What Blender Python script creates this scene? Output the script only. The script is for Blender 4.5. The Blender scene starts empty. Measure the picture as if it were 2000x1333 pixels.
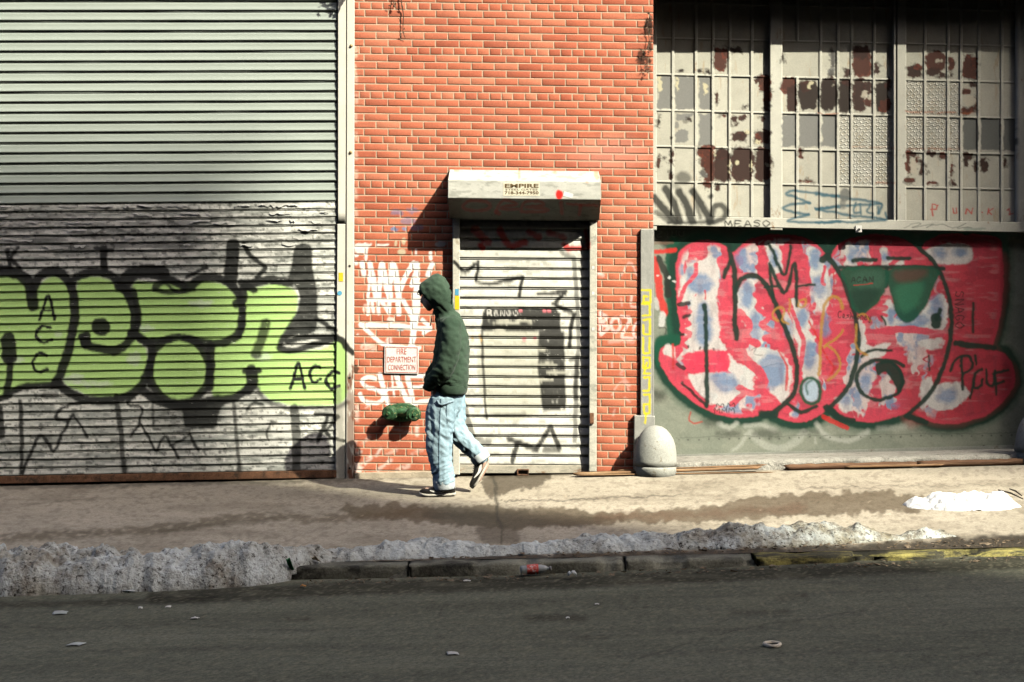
import bpy, bmesh, math, random
import numpy as np
from mathutils import Vector, Matrix, noise as mn

# ------------------------------------------------------------------ camera, world, sun, exposure
random.seed(7)
scene = bpy.context.scene
COL = scene.collection
FPX, DIST, ZC, YH = 2778.0, 12.86, 1.444, 620.0      # focal length (photo px), camera to wall, eye height, horizon row
cam_d = bpy.data.cameras.new('camera')
cam_d.lens = 50.0; cam_d.sensor_width = 36.0; cam_d.clip_end = 500
cam_d.shift_y = -(666.5 - YH) / 2000.0
cam = bpy.data.objects.new('camera', cam_d); COL.objects.link(cam)
cam.location = (0, -DIST, ZC); cam.rotation_euler = (math.pi / 2, 0, 0)
scene.camera = cam
scene.cycles.diffuse_bounces = 0

SUN = Vector((1.09, -1.0, 1.28)).normalized()         # direction towards the sun
EL = math.asin(SUN.z)
world = bpy.data.worlds.new('World'); scene.world = world; world.use_nodes = True
wn = world.node_tree.nodes; wl = world.node_tree.links
for n in list(wn): wn.remove(n)
sky = wn.new('ShaderNodeTexSky'); sky.sky_type = 'NISHITA'; sky.sun_disc = False
sky.sun_elevation = EL; sky.sun_rotation = math.atan2(SUN.x, SUN.y)
sky.air_density = 0.45; sky.dust_density = 4.0; sky.ozone_density = 0.0
bg = wn.new('ShaderNodeBackground'); bg.inputs['Strength'].default_value = 0.15
wo = wn.new('ShaderNodeOutputWorld')
wl.new(sky.outputs[0], bg.inputs[0]); wl.new(bg.outputs[0], wo.inputs[0])
sun_d = bpy.data.lights.new('sun', 'SUN'); sun_d.energy = 4.6; sun_d.angle = math.radians(0.55)
sun_d.color = (1.0, 0.955, 0.80)
sun = bpy.data.objects.new('sun', sun_d); COL.objects.link(sun)
sun.rotation_euler = SUN.to_track_quat('Z', 'Y').to_euler(); sun.location = (10, -10, 15)
vs = scene.view_settings
vs.view_transform = 'Standard'; vs.look = 'None'; vs.gamma = 1.0; vs.exposure = 0.86; vs.use_curve_mapping = False

# ------------------------------------------------------------------ coordinates
def S(y): return FPX / (DIST + y)
def W(px, py, y=0.0):
    """photo point on the plane at depth y -> world point"""
    s = S(y); return Vector(((px - 1000.0) / s, y, ZC - (py - YH) / s))
def to_px(X, Y, Z):
    s = FPX / (DIST + Y); return 1000.0 + X * s, YH + (ZC - Z) * s
CURB = -4.1
def curb_h(X): return 0.078 - 0.016 * np.clip(X, 0, 3.1)
def ground(X, Y):
    side = 0.015 + 0.022 * X + 0.02 * np.maximum(Y, CURB)
    road = side - curb_h(X) + 0.012 * np.maximum(CURB - Y, 0)
    return np.where(np.asarray(Y) < CURB, road, side)
def gz(X, Y): return float(ground(np.float64(X), np.float64(Y)))

# ------------------------------------------------------------------ noise and paint canvas
def _h(ix, iy, s):
    v = np.sin(ix * 127.1 + iy * 311.7 + s * 74.7) * 43758.5453
    return v - np.floor(v)
def vn(x, y, s=0):
    ix, iy = np.floor(x), np.floor(y); fx, fy = x - ix, y - iy
    fx = fx * fx * (3 - 2 * fx); fy = fy * fy * (3 - 2 * fy)
    a, b, c, d = _h(ix, iy, s), _h(ix + 1, iy, s), _h(ix, iy + 1, s), _h(ix + 1, iy + 1, s)
    return (a * (1 - fx) + b * fx) * (1 - fy) + (c * (1 - fx) + d * fx) * fy
def fbm(x, y, s=0, o=4):
    t = 0; a = 0.5; n = 0
    for i in range(o):
        t = t + a * vn(x * 2 ** i + i * 17.3, y * 2 ** i - i * 9.1, s + i); n += a; a *= 0.55
    return t / n
def sstep(a, b, x):
    t = np.clip((x - a) / (b - a), 0, 1); return t * t * (3 - 2 * t)
def lin(c, k=1.0):
    return tuple(k * ((v / 255 / 12.92) if v / 255 <= .04045 else ((v / 255 + .055) / 1.055) ** 2.4) for v in c)
def crom(P, closed=False, n=6):
    P = np.array(P, float)
    if len(P) < 3 and not closed: return P
    if closed: Q = np.vstack([P[-1], P, P[0], P[1]])
    else: Q = np.vstack([2 * P[0] - P[1], P, 2 * P[-1] - P[-2]])
    out = []
    for i in range(1, len(Q) - 2):
        a, b, c, d = Q[i - 1], Q[i], Q[i + 1], Q[i + 2]
        for j in range(n):
            t = j / n
            out.append(.5 * ((2 * b) + (c - a) * t + (2 * a - 5 * b + 4 * c - d) * t * t + (3 * b - a - 3 * c + d) * t ** 3))
    out.append(Q[-2]); return np.array(out)

class Canvas:
    def __init__(s, x0, y0, x1, y1, warp=0.8):
        s.x0, s.y0, s.w, s.h = x0, y0, int(x1 - x0) + 1, int(y1 - y0) + 1
        s.rgb = np.zeros((s.h, s.w, 3), np.float32); s.a = np.zeros((s.h, s.w), np.float32)
        gx, gy = np.meshgrid(np.arange(s.w) + x0, np.arange(s.h) + y0); s.gx, s.gy = gx.astype(np.float32), gy.astype(np.float32)
        s.wx = s.gx + warp * 2 * (vn(s.gx / 5, s.gy / 5, 3) - .5) + warp * 3 * (vn(s.gx / 17, s.gy / 17, 4) - .5)
        s.wy = s.gy + warp * 2 * (vn(s.gx / 5, s.gy / 5, 5) - .5) + warp * 3 * (vn(s.gx / 17, s.gy / 17, 6) - .5)
        s.tf = (0, 0, 1)
    def crop(s, ox, oy, sc): s.tf = (ox, oy, sc); return s
    def T(s, P):
        P = np.array(P, float); return np.stack([s.tf[0] + P[:, 0] / s.tf[2], s.tf[1] + P[:, 1] / s.tf[2]], 1)
    def box(s, P, m):
        xa = max(0, int(P[:, 0].min() - m - s.x0)); xb = min(s.w, int(P[:, 0].max() + m - s.x0) + 2)
        ya = max(0, int(P[:, 1].min() - m - s.y0)); yb = min(s.h, int(P[:, 1].max() + m - s.y0) + 2)
        return (slice(ya, yb), slice(xa, xb)) if xb > xa and yb > ya else None
    def dist(s, P, sl):
        X, Y = s.wx[sl], s.wy[sl]; d = np.full(X.shape, 1e9, np.float32)
        for (ax, ay), (bx, by) in zip(P[:-1], P[1:]):
            vx, vy = bx - ax, by - ay; L = vx * vx + vy * vy + 1e-9
            t = np.clip(((X - ax) * vx + (Y - ay) * vy) / L, 0, 1)
            d = np.minimum(d, (X - ax - t * vx) ** 2 + (Y - ay - t * vy) ** 2)
        return np.sqrt(d)
    def blend(s, sl, m, col):
        m = m.astype(np.float32)
        if not isinstance(col, np.ndarray): col = np.array(col, np.float32)
        s.rgb[sl] = s.rgb[sl] * (1 - m[..., None]) + col * m[..., None]; s.a[sl] = s.a[sl] * (1 - m) + m
    def stroke(s, P, w, col, alpha=1, soft=1.6, curve=True, closed=False, wear=0):
        P = s.T(P); P = crom(P, closed) if curve else (np.vstack([P, P[0]]) if closed else P)
        w = w / s.tf[2]; sl = s.box(P, w / 2 + soft + 4)
        if sl is None: return
        m = np.clip(.5 - (s.dist(P, sl) - w / 2) / soft, 0, 1) * alpha
        if wear: m = m * (1 - sstep(1 - wear - .12, 1 - wear + .12, fbm(s.gx[sl] / 9, s.gy[sl] / 5, 11)))
        s.blend(sl, m, col)
    def sd(s, P, sl):
        d = s.dist(np.vstack([P, P[0]]), sl); X, Y = s.wx[sl], s.wy[sl]; ins = np.zeros(X.shape, bool)
        Q = np.roll(P, -1, 0)
        for (ax, ay), (bx, by) in zip(P, Q):
            if ay == by: continue
            ins ^= ((ay > Y) != (by > Y)) & (X < (bx - ax) * (Y - ay) / (by - ay) + ax)
        return np.where(ins, -d, d)
    def fill(s, P, col, alpha=1, soft=1.6, curve=True, rag=0, rs=8, wear=0, seed=0):
        P = s.T(P); P = crom(P, True, 5)[:-1] if curve else P
        sl = s.box(P, soft + rag + 4)
        if sl is None: return
        d = s.sd(P, sl)
        if rag: d = d + rag * 2 * (fbm(s.gx[sl] / rs, s.gy[sl] / rs, 21 + seed) - .5)
        m = np.clip(.5 - d / soft, 0, 1) * alpha
        if wear: m = m * (1 - sstep(1 - wear - .12, 1 - wear + .12, fbm(s.gx[sl] / 9, s.gy[sl] / 6, 12)))
        s.blend(sl, m, col)
    def ell(s, cx, cy, rx, ry, col, alpha=1, soft=1.6, rag=0, rs=8, wear=0, seed=0):
        s.fill([(cx + rx * math.cos(t * math.pi / 6), cy + ry * math.sin(t * math.pi / 6)) for t in range(12)], col, alpha, soft, True, rag, rs, wear, seed)
    def ring(s, cx, cy, rx, ry, w, col, alpha=1, soft=1.6):
        s.stroke([(cx + rx * math.cos(t * math.pi / 6), cy + ry * math.sin(t * math.pi / 6)) for t in range(12)], w, col, alpha, soft, True, True)
    def layer(s, m, col): s.blend((slice(None), slice(None)), m, col)
    def sample(s, px, py):
        x = np.clip(px - s.x0, 0, s.w - 1.001); y = np.clip(py - s.y0, 0, s.h - 1.001)
        ix, iy = x.astype(int), y.astype(int); fx, fy = (x - ix)[..., None], (y - iy)[..., None]
        A = np.concatenate([s.rgb, s.a[..., None]], 2) if not hasattr(s, 'A') else s.A
        s.A = A
        ix2, iy2 = np.minimum(ix + 1, s.w - 1), np.minimum(iy + 1, s.h - 1)
        return (A[iy, ix] * (1 - fx) + A[iy, ix2] * fx) * (1 - fy) + (A[iy2, ix] * (1 - fx) + A[iy2, ix2] * fx) * fy

# a stroke alphabet for hand writing, each glyph in a 1 x 1 box (y down)
GL = {'A': [[(0, 1), (.45, 0), (.9, 1)], [(.2, .65), (.72, .6)]], 'C': [[(.85, .12), (.4, 0), (.05, .5), (.35, 1), (.9, .85)]],
      'M': [[(0, 1), (.1, 0), (.45, .6), (.8, 0), (.95, 1)]], 'E': [[(.8, .02), (.1, 0), (.08, 1), (.85, .98)], [(.1, .5), (.65, .48)]],
      'S': [[(.85, .1), (.35, 0), (.1, .25), (.75, .65), (.5, 1), (.05, .85)]], 'O': [[(.5, 0), (.05, .5), (.5, 1), (.95, .5), (.5, 0)]],
      'R': [[(.1, 1), (.1, 0), (.8, .1), (.7, .5), (.15, .5), (.85, 1)]], 'N': [[(.05, 1), (.1, 0), (.8, 1), (.85, 0)]],
      'G': [[(.85, .15), (.35, 0), (.05, .55), (.4, 1), (.85, .8), (.85, .55), (.5, .55)]], 'P': [[(.1, 1), (.1, 0), (.8, .1), (.75, .5), (.1, .55)]],
      'U': [[(.05, 0), (.1, .85), (.5, 1), (.85, .8), (.9, 0)]], 'K': [[(.1, 0), (.1, 1)], [(.8, 0), (.12, .55), (.85, 1)]],
      'H': [[(.1, 0), (.1, 1)], [(.85, 0), (.85, 1)], [(.1, .5), (.85, .5)]], 'I': [[(.5, 0), (.5, 1)]], 'L': [[(.1, 0), (.1, 1), (.8, 1)]],
      'D': [[(.1, 0), (.1, 1), (.8, .7), (.75, .25), (.1, 0)]], 'F': [[(.8, 0), (.1, 0), (.1, 1)], [(.1, .5), (.65, .5)]], 'Z': [[(0, 0), (.85, .05), (.05, .95), (.9, 1)]],
      'a': [[(.8, .5), (.35, .4), (.1, .75), (.4, 1), (.8, .6), (.9, 1)]], 's': [[(.8, .45), (.3, .5), (.7, .8), (.1, 1)]], 'h': [[(.1, 0), (.1, 1), (.4, .5), (.75, .6), (.8, 1)]],
      'm': [[(.05, 1), (.1, .45), (.3, .5), (.4, 1), (.5, .5), (.75, .5), (.85, 1)]], 'o': [[(.45, .45), (.1, .75), (.5, 1), (.85, .7), (.45, .45)]],
      'n': [[(.1, 1), (.1, .45), (.5, .45), (.8, .6), (.85, 1)]], 'e': [[(.1, .7), (.8, .68), (.5, .42), (.1, .75), (.4, 1), (.85, .9)]], 'y': [[(.1, .45), (.45, .95)], [(.85, .45), (.3, 1.4), (.05, 1.25)]], '1': [[(.3, .2), (.55, 0), (.5, 1)]], '.': [[(.4, .95), (.5, 1)]]}
def write(c, text, x, y, cw, ch, w, col, alpha=1, soft=1.2, rise=0, vertical=False):
    for i, ch_ in enumerate(text):
        for g in GL.get(ch_, []):
            if vertical: c.stroke([(x - q * ch, y + i * cw + p * cw * .8) for p, q in g], w, col, alpha, soft)
            else: c.stroke([(x + i * cw + p * cw * .8, y + q * ch + i * rise) for p, q in g], w, col, alpha, soft)

# ------------------------------------------------------------------ materials
class NT:
    def __init__(s, name):
        s.m = bpy.data.materials.new(name); s.m.use_nodes = True; s.t = s.m.node_tree
        for n in list(s.t.nodes): s.t.nodes.remove(n)
        s.out = s.n('ShaderNodeOutputMaterial'); s.b = s.n('ShaderNodeBsdfPrincipled'); s.l(s.b.outputs[0], s.out.inputs[0])
        s.pos = s.n('ShaderNodeNewGeometry').outputs['Position']
    def n(s, t, **k):
        n = s.t.nodes.new(t)
        for a, v in k.items(): setattr(n, a, v)
        return n
    def l(s, a, b): s.t.links.new(a, b)
    def put(s, sock, v):
        if hasattr(v, 'is_output') or hasattr(v, 'node'): s.l(v, sock)
        else: sock.default_value = v if not (isinstance(v, tuple) and len(v) == 3 and sock.type == 'RGBA') else (*v, 1)
    def vec(s, sc, src=None):
        m = s.n('ShaderNodeVectorMath', operation='MULTIPLY'); s.put(m.inputs[0], src or s.pos); m.inputs[1].default_value = sc; return m.outputs[0]
    def noise(s, scale, detail=4, rough=.6, stretch=(1, 1, 1), dist=0, src=None):
        n = s.n('ShaderNodeTexNoise'); n.inputs['Scale'].default_value = scale; n.inputs['Detail'].default_value = detail
        n.inputs['Roughness'].default_value = rough; n.inputs['Distortion'].default_value = dist
        s.l(s.vec(stretch, src), n.inputs['Vector']); return n.outputs['Fac']
    def ramp(s, f, a, b):
        n = s.n('ShaderNodeMapRange'); n.inputs[1].default_value = a; n.inputs[2].default_value = b; s.put(n.inputs[0], f); return n.outputs[0]
    def math(s, op, a, b=0.0):
        n = s.n('ShaderNodeMath', operation=op); s.put(n.inputs[0], a); s.put(n.inputs[1], b); return n.outputs[0]
    def mix(s, f, a, b, mode='MIX'):
        n = s.n('ShaderNodeMix', data_type='RGBA', blend_type=mode); s.put(n.inputs[0], f); s.put(n.inputs[6], a); s.put(n.inputs[7], b); return n.outputs[2]
    def attr(s, name): return s.n('ShaderNodeAttribute', attribute_name=name)
    def bump(s, h, strength, dist=.01):
        n = s.n('ShaderNodeBump'); n.inputs['Strength'].default_value = strength; n.inputs['Distance'].default_value = dist; s.put(n.inputs['Height'], h); s.l(n.outputs[0], s.b.inputs['Normal'])
    def done(s, col, rough=.7, spec=.3, metal=0.0):
        s.put(s.b.inputs['Base Color'], col); s.put(s.b.inputs['Roughness'], rough); s.b.inputs['Specular IOR Level'].default_value = spec; s.put(s.b.inputs['Metallic'], metal); return s.m

MATS = {}
def M(name, col, var=.18, scale=4, col2=None, thr=(.55, .62), scale2=5, st2=(1, 1, 1), rough=.7, spec=.3, metal=0.0, bump=.15, bscale=120, bd=.004, paint=False, wear=None, stretch=(1, 1, 1), fine=.12, fscale=90, rnd=0.0):
    """base colour with coarse and fine variation, an optional second colour in patches, optional painted layer from the 'paint' attribute"""
    if name in MATS: return MATS[name]
    t = NT(name)
    n1 = t.noise(scale, 5, .6, stretch); n2 = t.noise(fscale, 3, .7, stretch)
    v = t.math('ADD', t.ramp(n1, .3, .7), 0.0)
    c = t.mix(v, tuple(x * (1 - var) for x in col), tuple(min(1, x * (1 + var)) for x in col))
    f2 = t.ramp(n2, .3, .7)
    fm = t.math('ADD', t.math('MULTIPLY', f2, 2 * fine), 1 - fine)
    g = t.n('ShaderNodeCombineColor'); [t.l(fm, g.inputs[i]) for i in range(3)]
    if rnd:
        oi = t.n('ShaderNodeObjectInfo').outputs['Random']; rv = t.math('ADD', t.math('MULTIPLY', oi, 2 * rnd), 1 - rnd)
        g2 = t.n('ShaderNodeCombineColor'); [t.l(rv, g2.inputs[i]) for i in range(3)]
        c = t.mix(1.0, c, g2.outputs[0], 'MULTIPLY')
    if col2: c = t.mix(t.ramp(t.noise(scale2, 7, .68, st2, .3), *thr), c, col2)
    if paint:
        a = t.attr('paint'); al = a.outputs['Alpha']; pc = a.outputs['Color']
        if wear:
            wv = t.ramp(t.noise(wear[0], 6, .7, wear[3] if len(wear) > 3 else (1, 1, 1)), wear[1], wear[2])
            al = t.math('MULTIPLY', al, wv); g3 = t.n('ShaderNodeCombineColor'); [t.l(wv, g3.inputs[i]) for i in range(3)]
            pc = t.mix(1.0, pc, g3.outputs[0], 'MULTIPLY')
        inv = t.math('SUBTRACT', 1.0, al); gi = t.n('ShaderNodeCombineColor'); [t.l(inv, gi.inputs[i]) for i in range(3)]
        c = t.mix(1.0, t.mix(1.0, c, gi.outputs[0], 'MULTIPLY'), pc, 'ADD')
    c = t.mix(1.0, c, g.outputs[0], 'MULTIPLY')
    if bump: t.bump(t.noise(bscale, 4, .65, stretch), bump, bd)
    MATS[name] = t.done(c, rough, spec, metal); return MATS[name]

# ------------------------------------------------------------------ object helpers
def tag(o, label=None, cat=None, group=None, kind=None):
    if label: o['label'] = label
    if cat: o['category'] = cat
    if group: o['group'] = group
    if kind: o['kind'] = kind
    return o
def link(name, me, mat=None, parent=None, smooth=False):
    o = bpy.data.objects.new(name, me); COL.objects.link(o)
    if mat and me and not me.materials: me.materials.append(mat)
    if parent: o.parent = parent
    if smooth and len(me.polygons): me.polygons.foreach_set('use_smooth', [True] * len(me.polygons))
    return o
def empty(name, loc=(0, 0, 0)):
    o = bpy.data.objects.new(name, None); COL.objects.link(o); o.location = (0, 0, 0); return o
def pydata(V, F, name='m'):
    me = bpy.data.meshes.new(name); me.from_pydata([tuple(v) for v in V], [], F); me.update(); return me
def set_paint(me, rgba, name='paint'):
    a = me.attributes.new(name, 'FLOAT_COLOR', 'POINT'); a.data.foreach_set('color', np.ascontiguousarray(rgba, np.float32).ravel())
def grid(X, Y, Z, flip=False, name='g'):
    """2-D arrays -> quad mesh"""
    r, c = X.shape; V = np.stack([X, Y, Z], -1).reshape(-1, 3)
    i = (np.arange(r - 1)[:, None] * c + np.arange(c - 1)[None]).ravel()
    Q = np.stack([i, i + c, i + c + 1, i + 1], 1) if not flip else np.stack([i, i + 1, i + c + 1, i + c], 1)
    me = bpy.data.meshes.new(name); me.vertices.add(len(V)); me.vertices.foreach_set('co', V.astype(np.float32).ravel())
    n = len(Q); me.loops.add(n * 4); me.loops.foreach_set('vertex_index', Q.astype(np.int32).ravel())
    me.polygons.add(n); me.polygons.foreach_set('loop_start', np.arange(0, n * 4, 4, dtype=np.int32))
    me.update(calc_edges=True); me.validate(); return me
BOXF = [(0, 1, 2, 3), (7, 6, 5, 4), (0, 4, 5, 1), (1, 5, 6, 2), (2, 6, 7, 3), (3, 7, 4, 0)]
def boxmesh(x0, x1, y0, y1, z0, z1, bev=0):
    bm = bmesh.new(); v = [bm.verts.new(p) for p in ((x0, y0, z0), (x1, y0, z0), (x1, y0, z1), (x0, y0, z1), (x0, y1, z0), (x1, y1, z0), (x1, y1, z1), (x0, y1, z1))]
    for f in BOXF: bm.faces.new([v[i] for i in f])
    bmesh.ops.recalc_face_normals(bm, faces=bm.faces)
    if bev: bmesh.ops.bevel(bm, geom=list(bm.edges), offset=bev, segments=2, profile=.6, affect='EDGES')
    me = bpy.data.meshes.new('b'); bm.to_mesh(me); bm.free(); return me
def quadbox(px, y0, y1, bev=0):
    """a prism whose front outline is four photo points (tl, tr, br, bl) at depth y0, reaching back to y1"""
    f = [W(p[0], p[1], y0) for p in px]; b = [Vector((q.x, y1, q.z)) for q in f]
    bm = bmesh.new(); v = [bm.verts.new(p) for p in f + b]
    for q in [(0, 1, 2, 3), (7, 6, 5, 4), (0, 4, 5, 1), (1, 5, 6, 2), (2, 6, 7, 3), (3, 7, 4, 0)]: bm.faces.new([v[i] for i in q])
    bmesh.ops.recalc_face_normals(bm, faces=bm.faces)
    if bev: bmesh.ops.bevel(bm, geom=list(bm.edges), offset=bev, segments=2, profile=.6, affect='EDGES')
    me = bpy.data.meshes.new('q'); bm.to_mesh(me); bm.free(); return me
def tube_mesh(P, R, n=8, caps=True):
    P = [Vector(p) for p in P]; R = R if isinstance(R, (list, tuple)) else [R] * len(P); V = []; F = []
    up = Vector((0, 0, 1))
    for i, p in enumerate(P):
        t = (P[min(i + 1, len(P) - 1)] - P[max(i - 1, 0)]).normalized()
        a = t.cross(up if abs(t.z) < .95 else Vector((0, 1, 0))).normalized(); b = t.cross(a)
        V += [p + R[i] * (math.cos(k * 2 * math.pi / n) * a + math.sin(k * 2 * math.pi / n) * b) for k in range(n)]
        if i: F += [((i - 1) * n + k, (i - 1) * n + (k + 1) % n, i * n + (k + 1) % n, i * n + k) for k in range(n)]
    if caps: F += [tuple(range(n))[::-1], tuple(range((len(P) - 1) * n, len(P) * n))]
    return pydata(V, F)
def merge(meshes):
    bm = bmesh.new()
    for me in meshes: bm.from_mesh(me)
    bmesh.ops.recalc_face_normals(bm, faces=bm.faces)
    out = bpy.data.meshes.new('merged'); bm.to_mesh(out); bm.free()
    for me in meshes: bpy.data.meshes.remove(me)
    return out
def text_mesh(body, x0, x1, z0, z1, y, offset=0.0):
    """flat lettering fitted to a rectangle on the plane y"""
    cu = bpy.data.curves.new('t', 'FONT'); cu.body = body; cu.offset = offset; cu.resolution_u = 3; cu.extrude = 0.0
    o = bpy.data.objects.new('t', cu); COL.objects.link(o)
    me = bpy.data.meshes.new_from_object(o.evaluated_get(bpy.context.evaluated_depsgraph_get()))
    COL.objects.unlink(o); bpy.data.objects.remove(o)
    co = np.array([v.co[:] for v in me.vertices]); mi, ma = co.min(0), co.max(0)
    for v in me.vertices:
        u = (v.co.x - mi[0]) / (ma[0] - mi[0]); w = (v.co.y - mi[1]) / (ma[1] - mi[1])
        v.co = (x0 + u * (x1 - x0), y, z0 + w * (z1 - z0))
    me.update(); return me
def panel(px4, y0, y1, nx, nz, canvas=None, relief=None):
    """solid panel: front outline of four photo points (tl, tr, br, bl) at depth y0, a skirt back to y1; painted from a canvas"""
    tl, tr, br, bl = [np.array(p, float) for p in px4]
    u = np.concatenate([[0], np.linspace(0, 1, nx), [1]]); v = np.concatenate([[0], np.linspace(0, 1, nz), [1]])
    U, V = np.meshgrid(u, v); U1, V1 = U[..., None], V[..., None]
    P = (tl * (1 - U1) + tr * U1) * (1 - V1) + (bl * (1 - U1) + br * U1) * V1
    s = S(y0); X = (P[..., 0] - 1000) / s; Z = ZC - (P[..., 1] - YH) / s; Y = np.full(X.shape, y0)
    if relief is not None: Y = Y - relief(P[..., 0], P[..., 1])
    Y[0, :] = Y[-1, :] = y1; Y[:, 0] = Y[:, -1] = y1
    me = grid(X, Y, Z)
    if canvas is not None: set_paint(me, canvas.sample(P[..., 0], P[..., 1]))
    return me

# colours (linear albedo)
WHITE = lin((238, 234, 222), .88); BLACK = lin((28, 30, 27)); CREAM = lin((222, 214, 186), .85)
LIME = lin((184, 222, 132), .92); SILVER = lin((178, 184, 170))

# ================================================================== STRUCTURE: ground, road, pavement
ground_me = pydata([(-260, -260, -.5 - 260 * .022), (260, -260, -.5 + 260 * .022), (260, 260, -.5 + 260 * .022), (-260, 260, -.5 - 260 * .022)], [(0, 1, 2, 3)])
tag(link('ground', ground_me, M('earth', (.12, .11, .09), rough=.95)), kind='structure')

def asphalt():
    t = NT('asphalt')
    big = t.ramp(t.noise(.9, 5, .6, (.35, 1.6, 1)), .35, .68); streak = t.ramp(t.noise(2.2, 5, .65, (.25, 3, 1)), .48, .72)
    c = t.mix(big, (.118, .122, .088), (.176, .180, .132)); c = t.mix(t.math('MULTIPLY', streak, .55), c, (.070, .073, .056))
    grit = t.ramp(t.noise(62, 5, .85), .33, .67); g = t.n('ShaderNodeCombineColor'); gv = t.math('ADD', t.math('MULTIPLY', grit, 1.0), .5); [t.l(gv, g.inputs[i]) for i in range(3)]
    c = t.mix(1.0, c, g.outputs[0], 'MULTIPLY')
    vo = t.n('ShaderNodeTexVoronoi'); vo.inputs['Scale'].default_value = 90; t.l(t.pos, vo.inputs['Vector'])
    spk = t.ramp(vo.outputs['Distance'], .16, .10)
    sep = t.n('ShaderNodeSeparateColor'); t.l(vo.outputs['Color'], sep.inputs[0]); sel = t.ramp(sep.outputs[0], .86, .9)
    c = t.mix(t.math('MULTIPLY', t.math('MULTIPLY', spk, sel), .55), c, (.30, .28, .24))
    p = t.attr('paint'); inv = t.math('SUBTRACT', 1.0, p.outputs['Alpha']); gi = t.n('ShaderNodeCombineColor'); [t.l(inv, gi.inputs[i]) for i in range(3)]
    c = t.mix(1.0, t.mix(1.0, c, gi.outputs[0], 'MULTIPLY'), p.outputs['Color'], 'ADD')
    t.bump(t.math('ADD', t.noise(70, 5, .8), t.math('MULTIPLY', t.noise(9, 4, .6), .8)), .8, .012)
    return t.done(c, t.ramp(t.noise(3, 4, .6, (.3, 2, 1)), -.6, .6), .12)

road_c = Canvas(-60, 1040, 2060, 1340, 1.5)
DKW = lin((40, 38, 30))
for P, w, a in [([(300, 1168), (520, 1158), (700, 1150), (1000, 1140), (1250, 1132), (1500, 1120), (1800, 1106), (2060, 1096)], 26, .75), ([(-60, 1182), (150, 1178), (420, 1166)], 14, .6),
                ([(1520, 1168), (1575, 1166)], 9, .5), ([(1430, 1198), (1540, 1196)], 12, .35), ([(1030, 1206), (1140, 1210)], 14, .45), ([(560, 1212), (600, 1211)], 5, .6), ([(1120, 1246), (1180, 1248)], 9, .3)]:
    road_c.stroke(P, w, DKW, a, 9)
road_c.layer(sstep(.55, .68, fbm(road_c.gx / 70, road_c.gy / 9, 161)) * .22, lin((128, 126, 106))); road_c.layer(sstep(.56, .66, fbm(road_c.gx / 6, road_c.gy / 2.4, 162)) * .30, lin((52, 54, 44))); road_c.layer(sstep(.62, .70, fbm(road_c.gx / 4, road_c.gy / 1.8, 163)) * .4, lin((150, 146, 122)))
for P in [[(-60, 1222), (140, 1228), (330, 1219), (520, 1231), (700, 1226)], [(1180, 1332), (1240, 1290), (1330, 1262), (1450, 1228), (1560, 1212), (1700, 1190)], [(820, 1168), (860, 1190), (850, 1230), (890, 1262)]]: road_c.stroke(P, 1.6, lin((38, 38, 32)), .5, 1.6)
Xr = np.concatenate([np.linspace(-110, -6, 12), np.linspace(-5.5, 5.5, 700), np.linspace(6, 110, 12)]); Yr = np.concatenate([np.linspace(-15.0, -8.0, 8), np.linspace(-7.6, CURB + .16, 170)])
GX, GY = np.meshgrid(Xr, Yr); GZ = ground(GX, np.minimum(GY, CURB - .001)) + .006 * (fbm(GX * 1.5, GY * 2, 8) - .5)
me = grid(GX, GY, GZ, True); px, py = to_px(GX, GY, GZ); A = road_c.sample(px, py); A[(py < 1050) | (py > 1338)] = 0; set_paint(me, A)
tag(link('road', me, asphalt(), smooth=True), kind='structure')
tag(link('opposite_pavement', boxmesh(-110, 110, -20.3, -15.0, -.55, -.02), M('concrete_far', (.36, .33, .28), rough=.9)), kind='structure')
bpy.data.objects['opposite_pavement'].rotation_euler = (0, -.022, 0)

# pavement with stains, cracks and gutter dirt painted as wear
sw = Canvas(-60, 900, 2060, 1140, 2.2)
MUD = lin((82, 70, 50)); MUD2 = lin((62, 52, 38)); DK = lin((45, 42, 34))
m = sstep(.52, .7, fbm(sw.gx / 120, sw.gy / 16, 31)) * .22; sw.layer(m, MUD)
sw.stroke([(-60, 1056), (60, 1049), (160, 1043), (290, 1034), (400, 1021), (500, 1008), (600, 1013), (700, 1010), (800, 1003), (960, 1008)], 17, MUD, .62, 5, wear=.4)
sw.stroke([(300, 1040), (430, 1026), (560, 1014)], 9, MUD2, .45, 6)
sw.fill([(655, 993), (780, 987), (900, 989), (975, 990), (1100, 996), (1250, 1000), (1400, 986), (1500, 966), (1700, 962), (1780, 966), (1860, 984), (1790, 1000), (1600, 1006), (1500, 1011), (1400, 1017), (1200, 1024), (1100, 1027), (1000, 1033), (900, 1027), (820, 1019), (700, 1008)], MUD, .74, 4, rag=13, rs=22)
sw.fill([(830, 1004), (960, 1000), (1180, 1008), (1200, 1020), (1000, 1030), (880, 1020)], MUD2, .5, 4, rag=10, rs=16)
sw.fill([(1180, 1004), (1420, 996), (1560, 984), (1560, 1000), (1400, 1010), (1200, 1016)], lin((88, 58, 40)), .4, 9, rag=7, rs=20)
sw.fill([(948, 930), (1075, 926), (1050, 948), (1005, 962), (958, 972)], MUD2, .8, 3, rag=8, rs=12)
sw.stroke([(963, 926), (967, 960), (969, 1000), (977, 1030), (982, 1062)], 6, DK, .8, 3)
sw.stroke([(700, 938), (800, 933), (900, 931), (960, 930), (1130, 926), (1250, 920)], 5, MUD2, .6, 4)
sw.stroke([(0, 952), (300, 946), (690, 938)], 8, DK, .6, 6)
sw.stroke([(985, 979), (1060, 978), (1130, 977), (1190, 973), (1330, 968)], 2.2, DK, .7, 2); sw.stroke([(1560, 955), (1800, 949), (1990, 947)], 1.6, DK, .5, 2)
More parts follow.
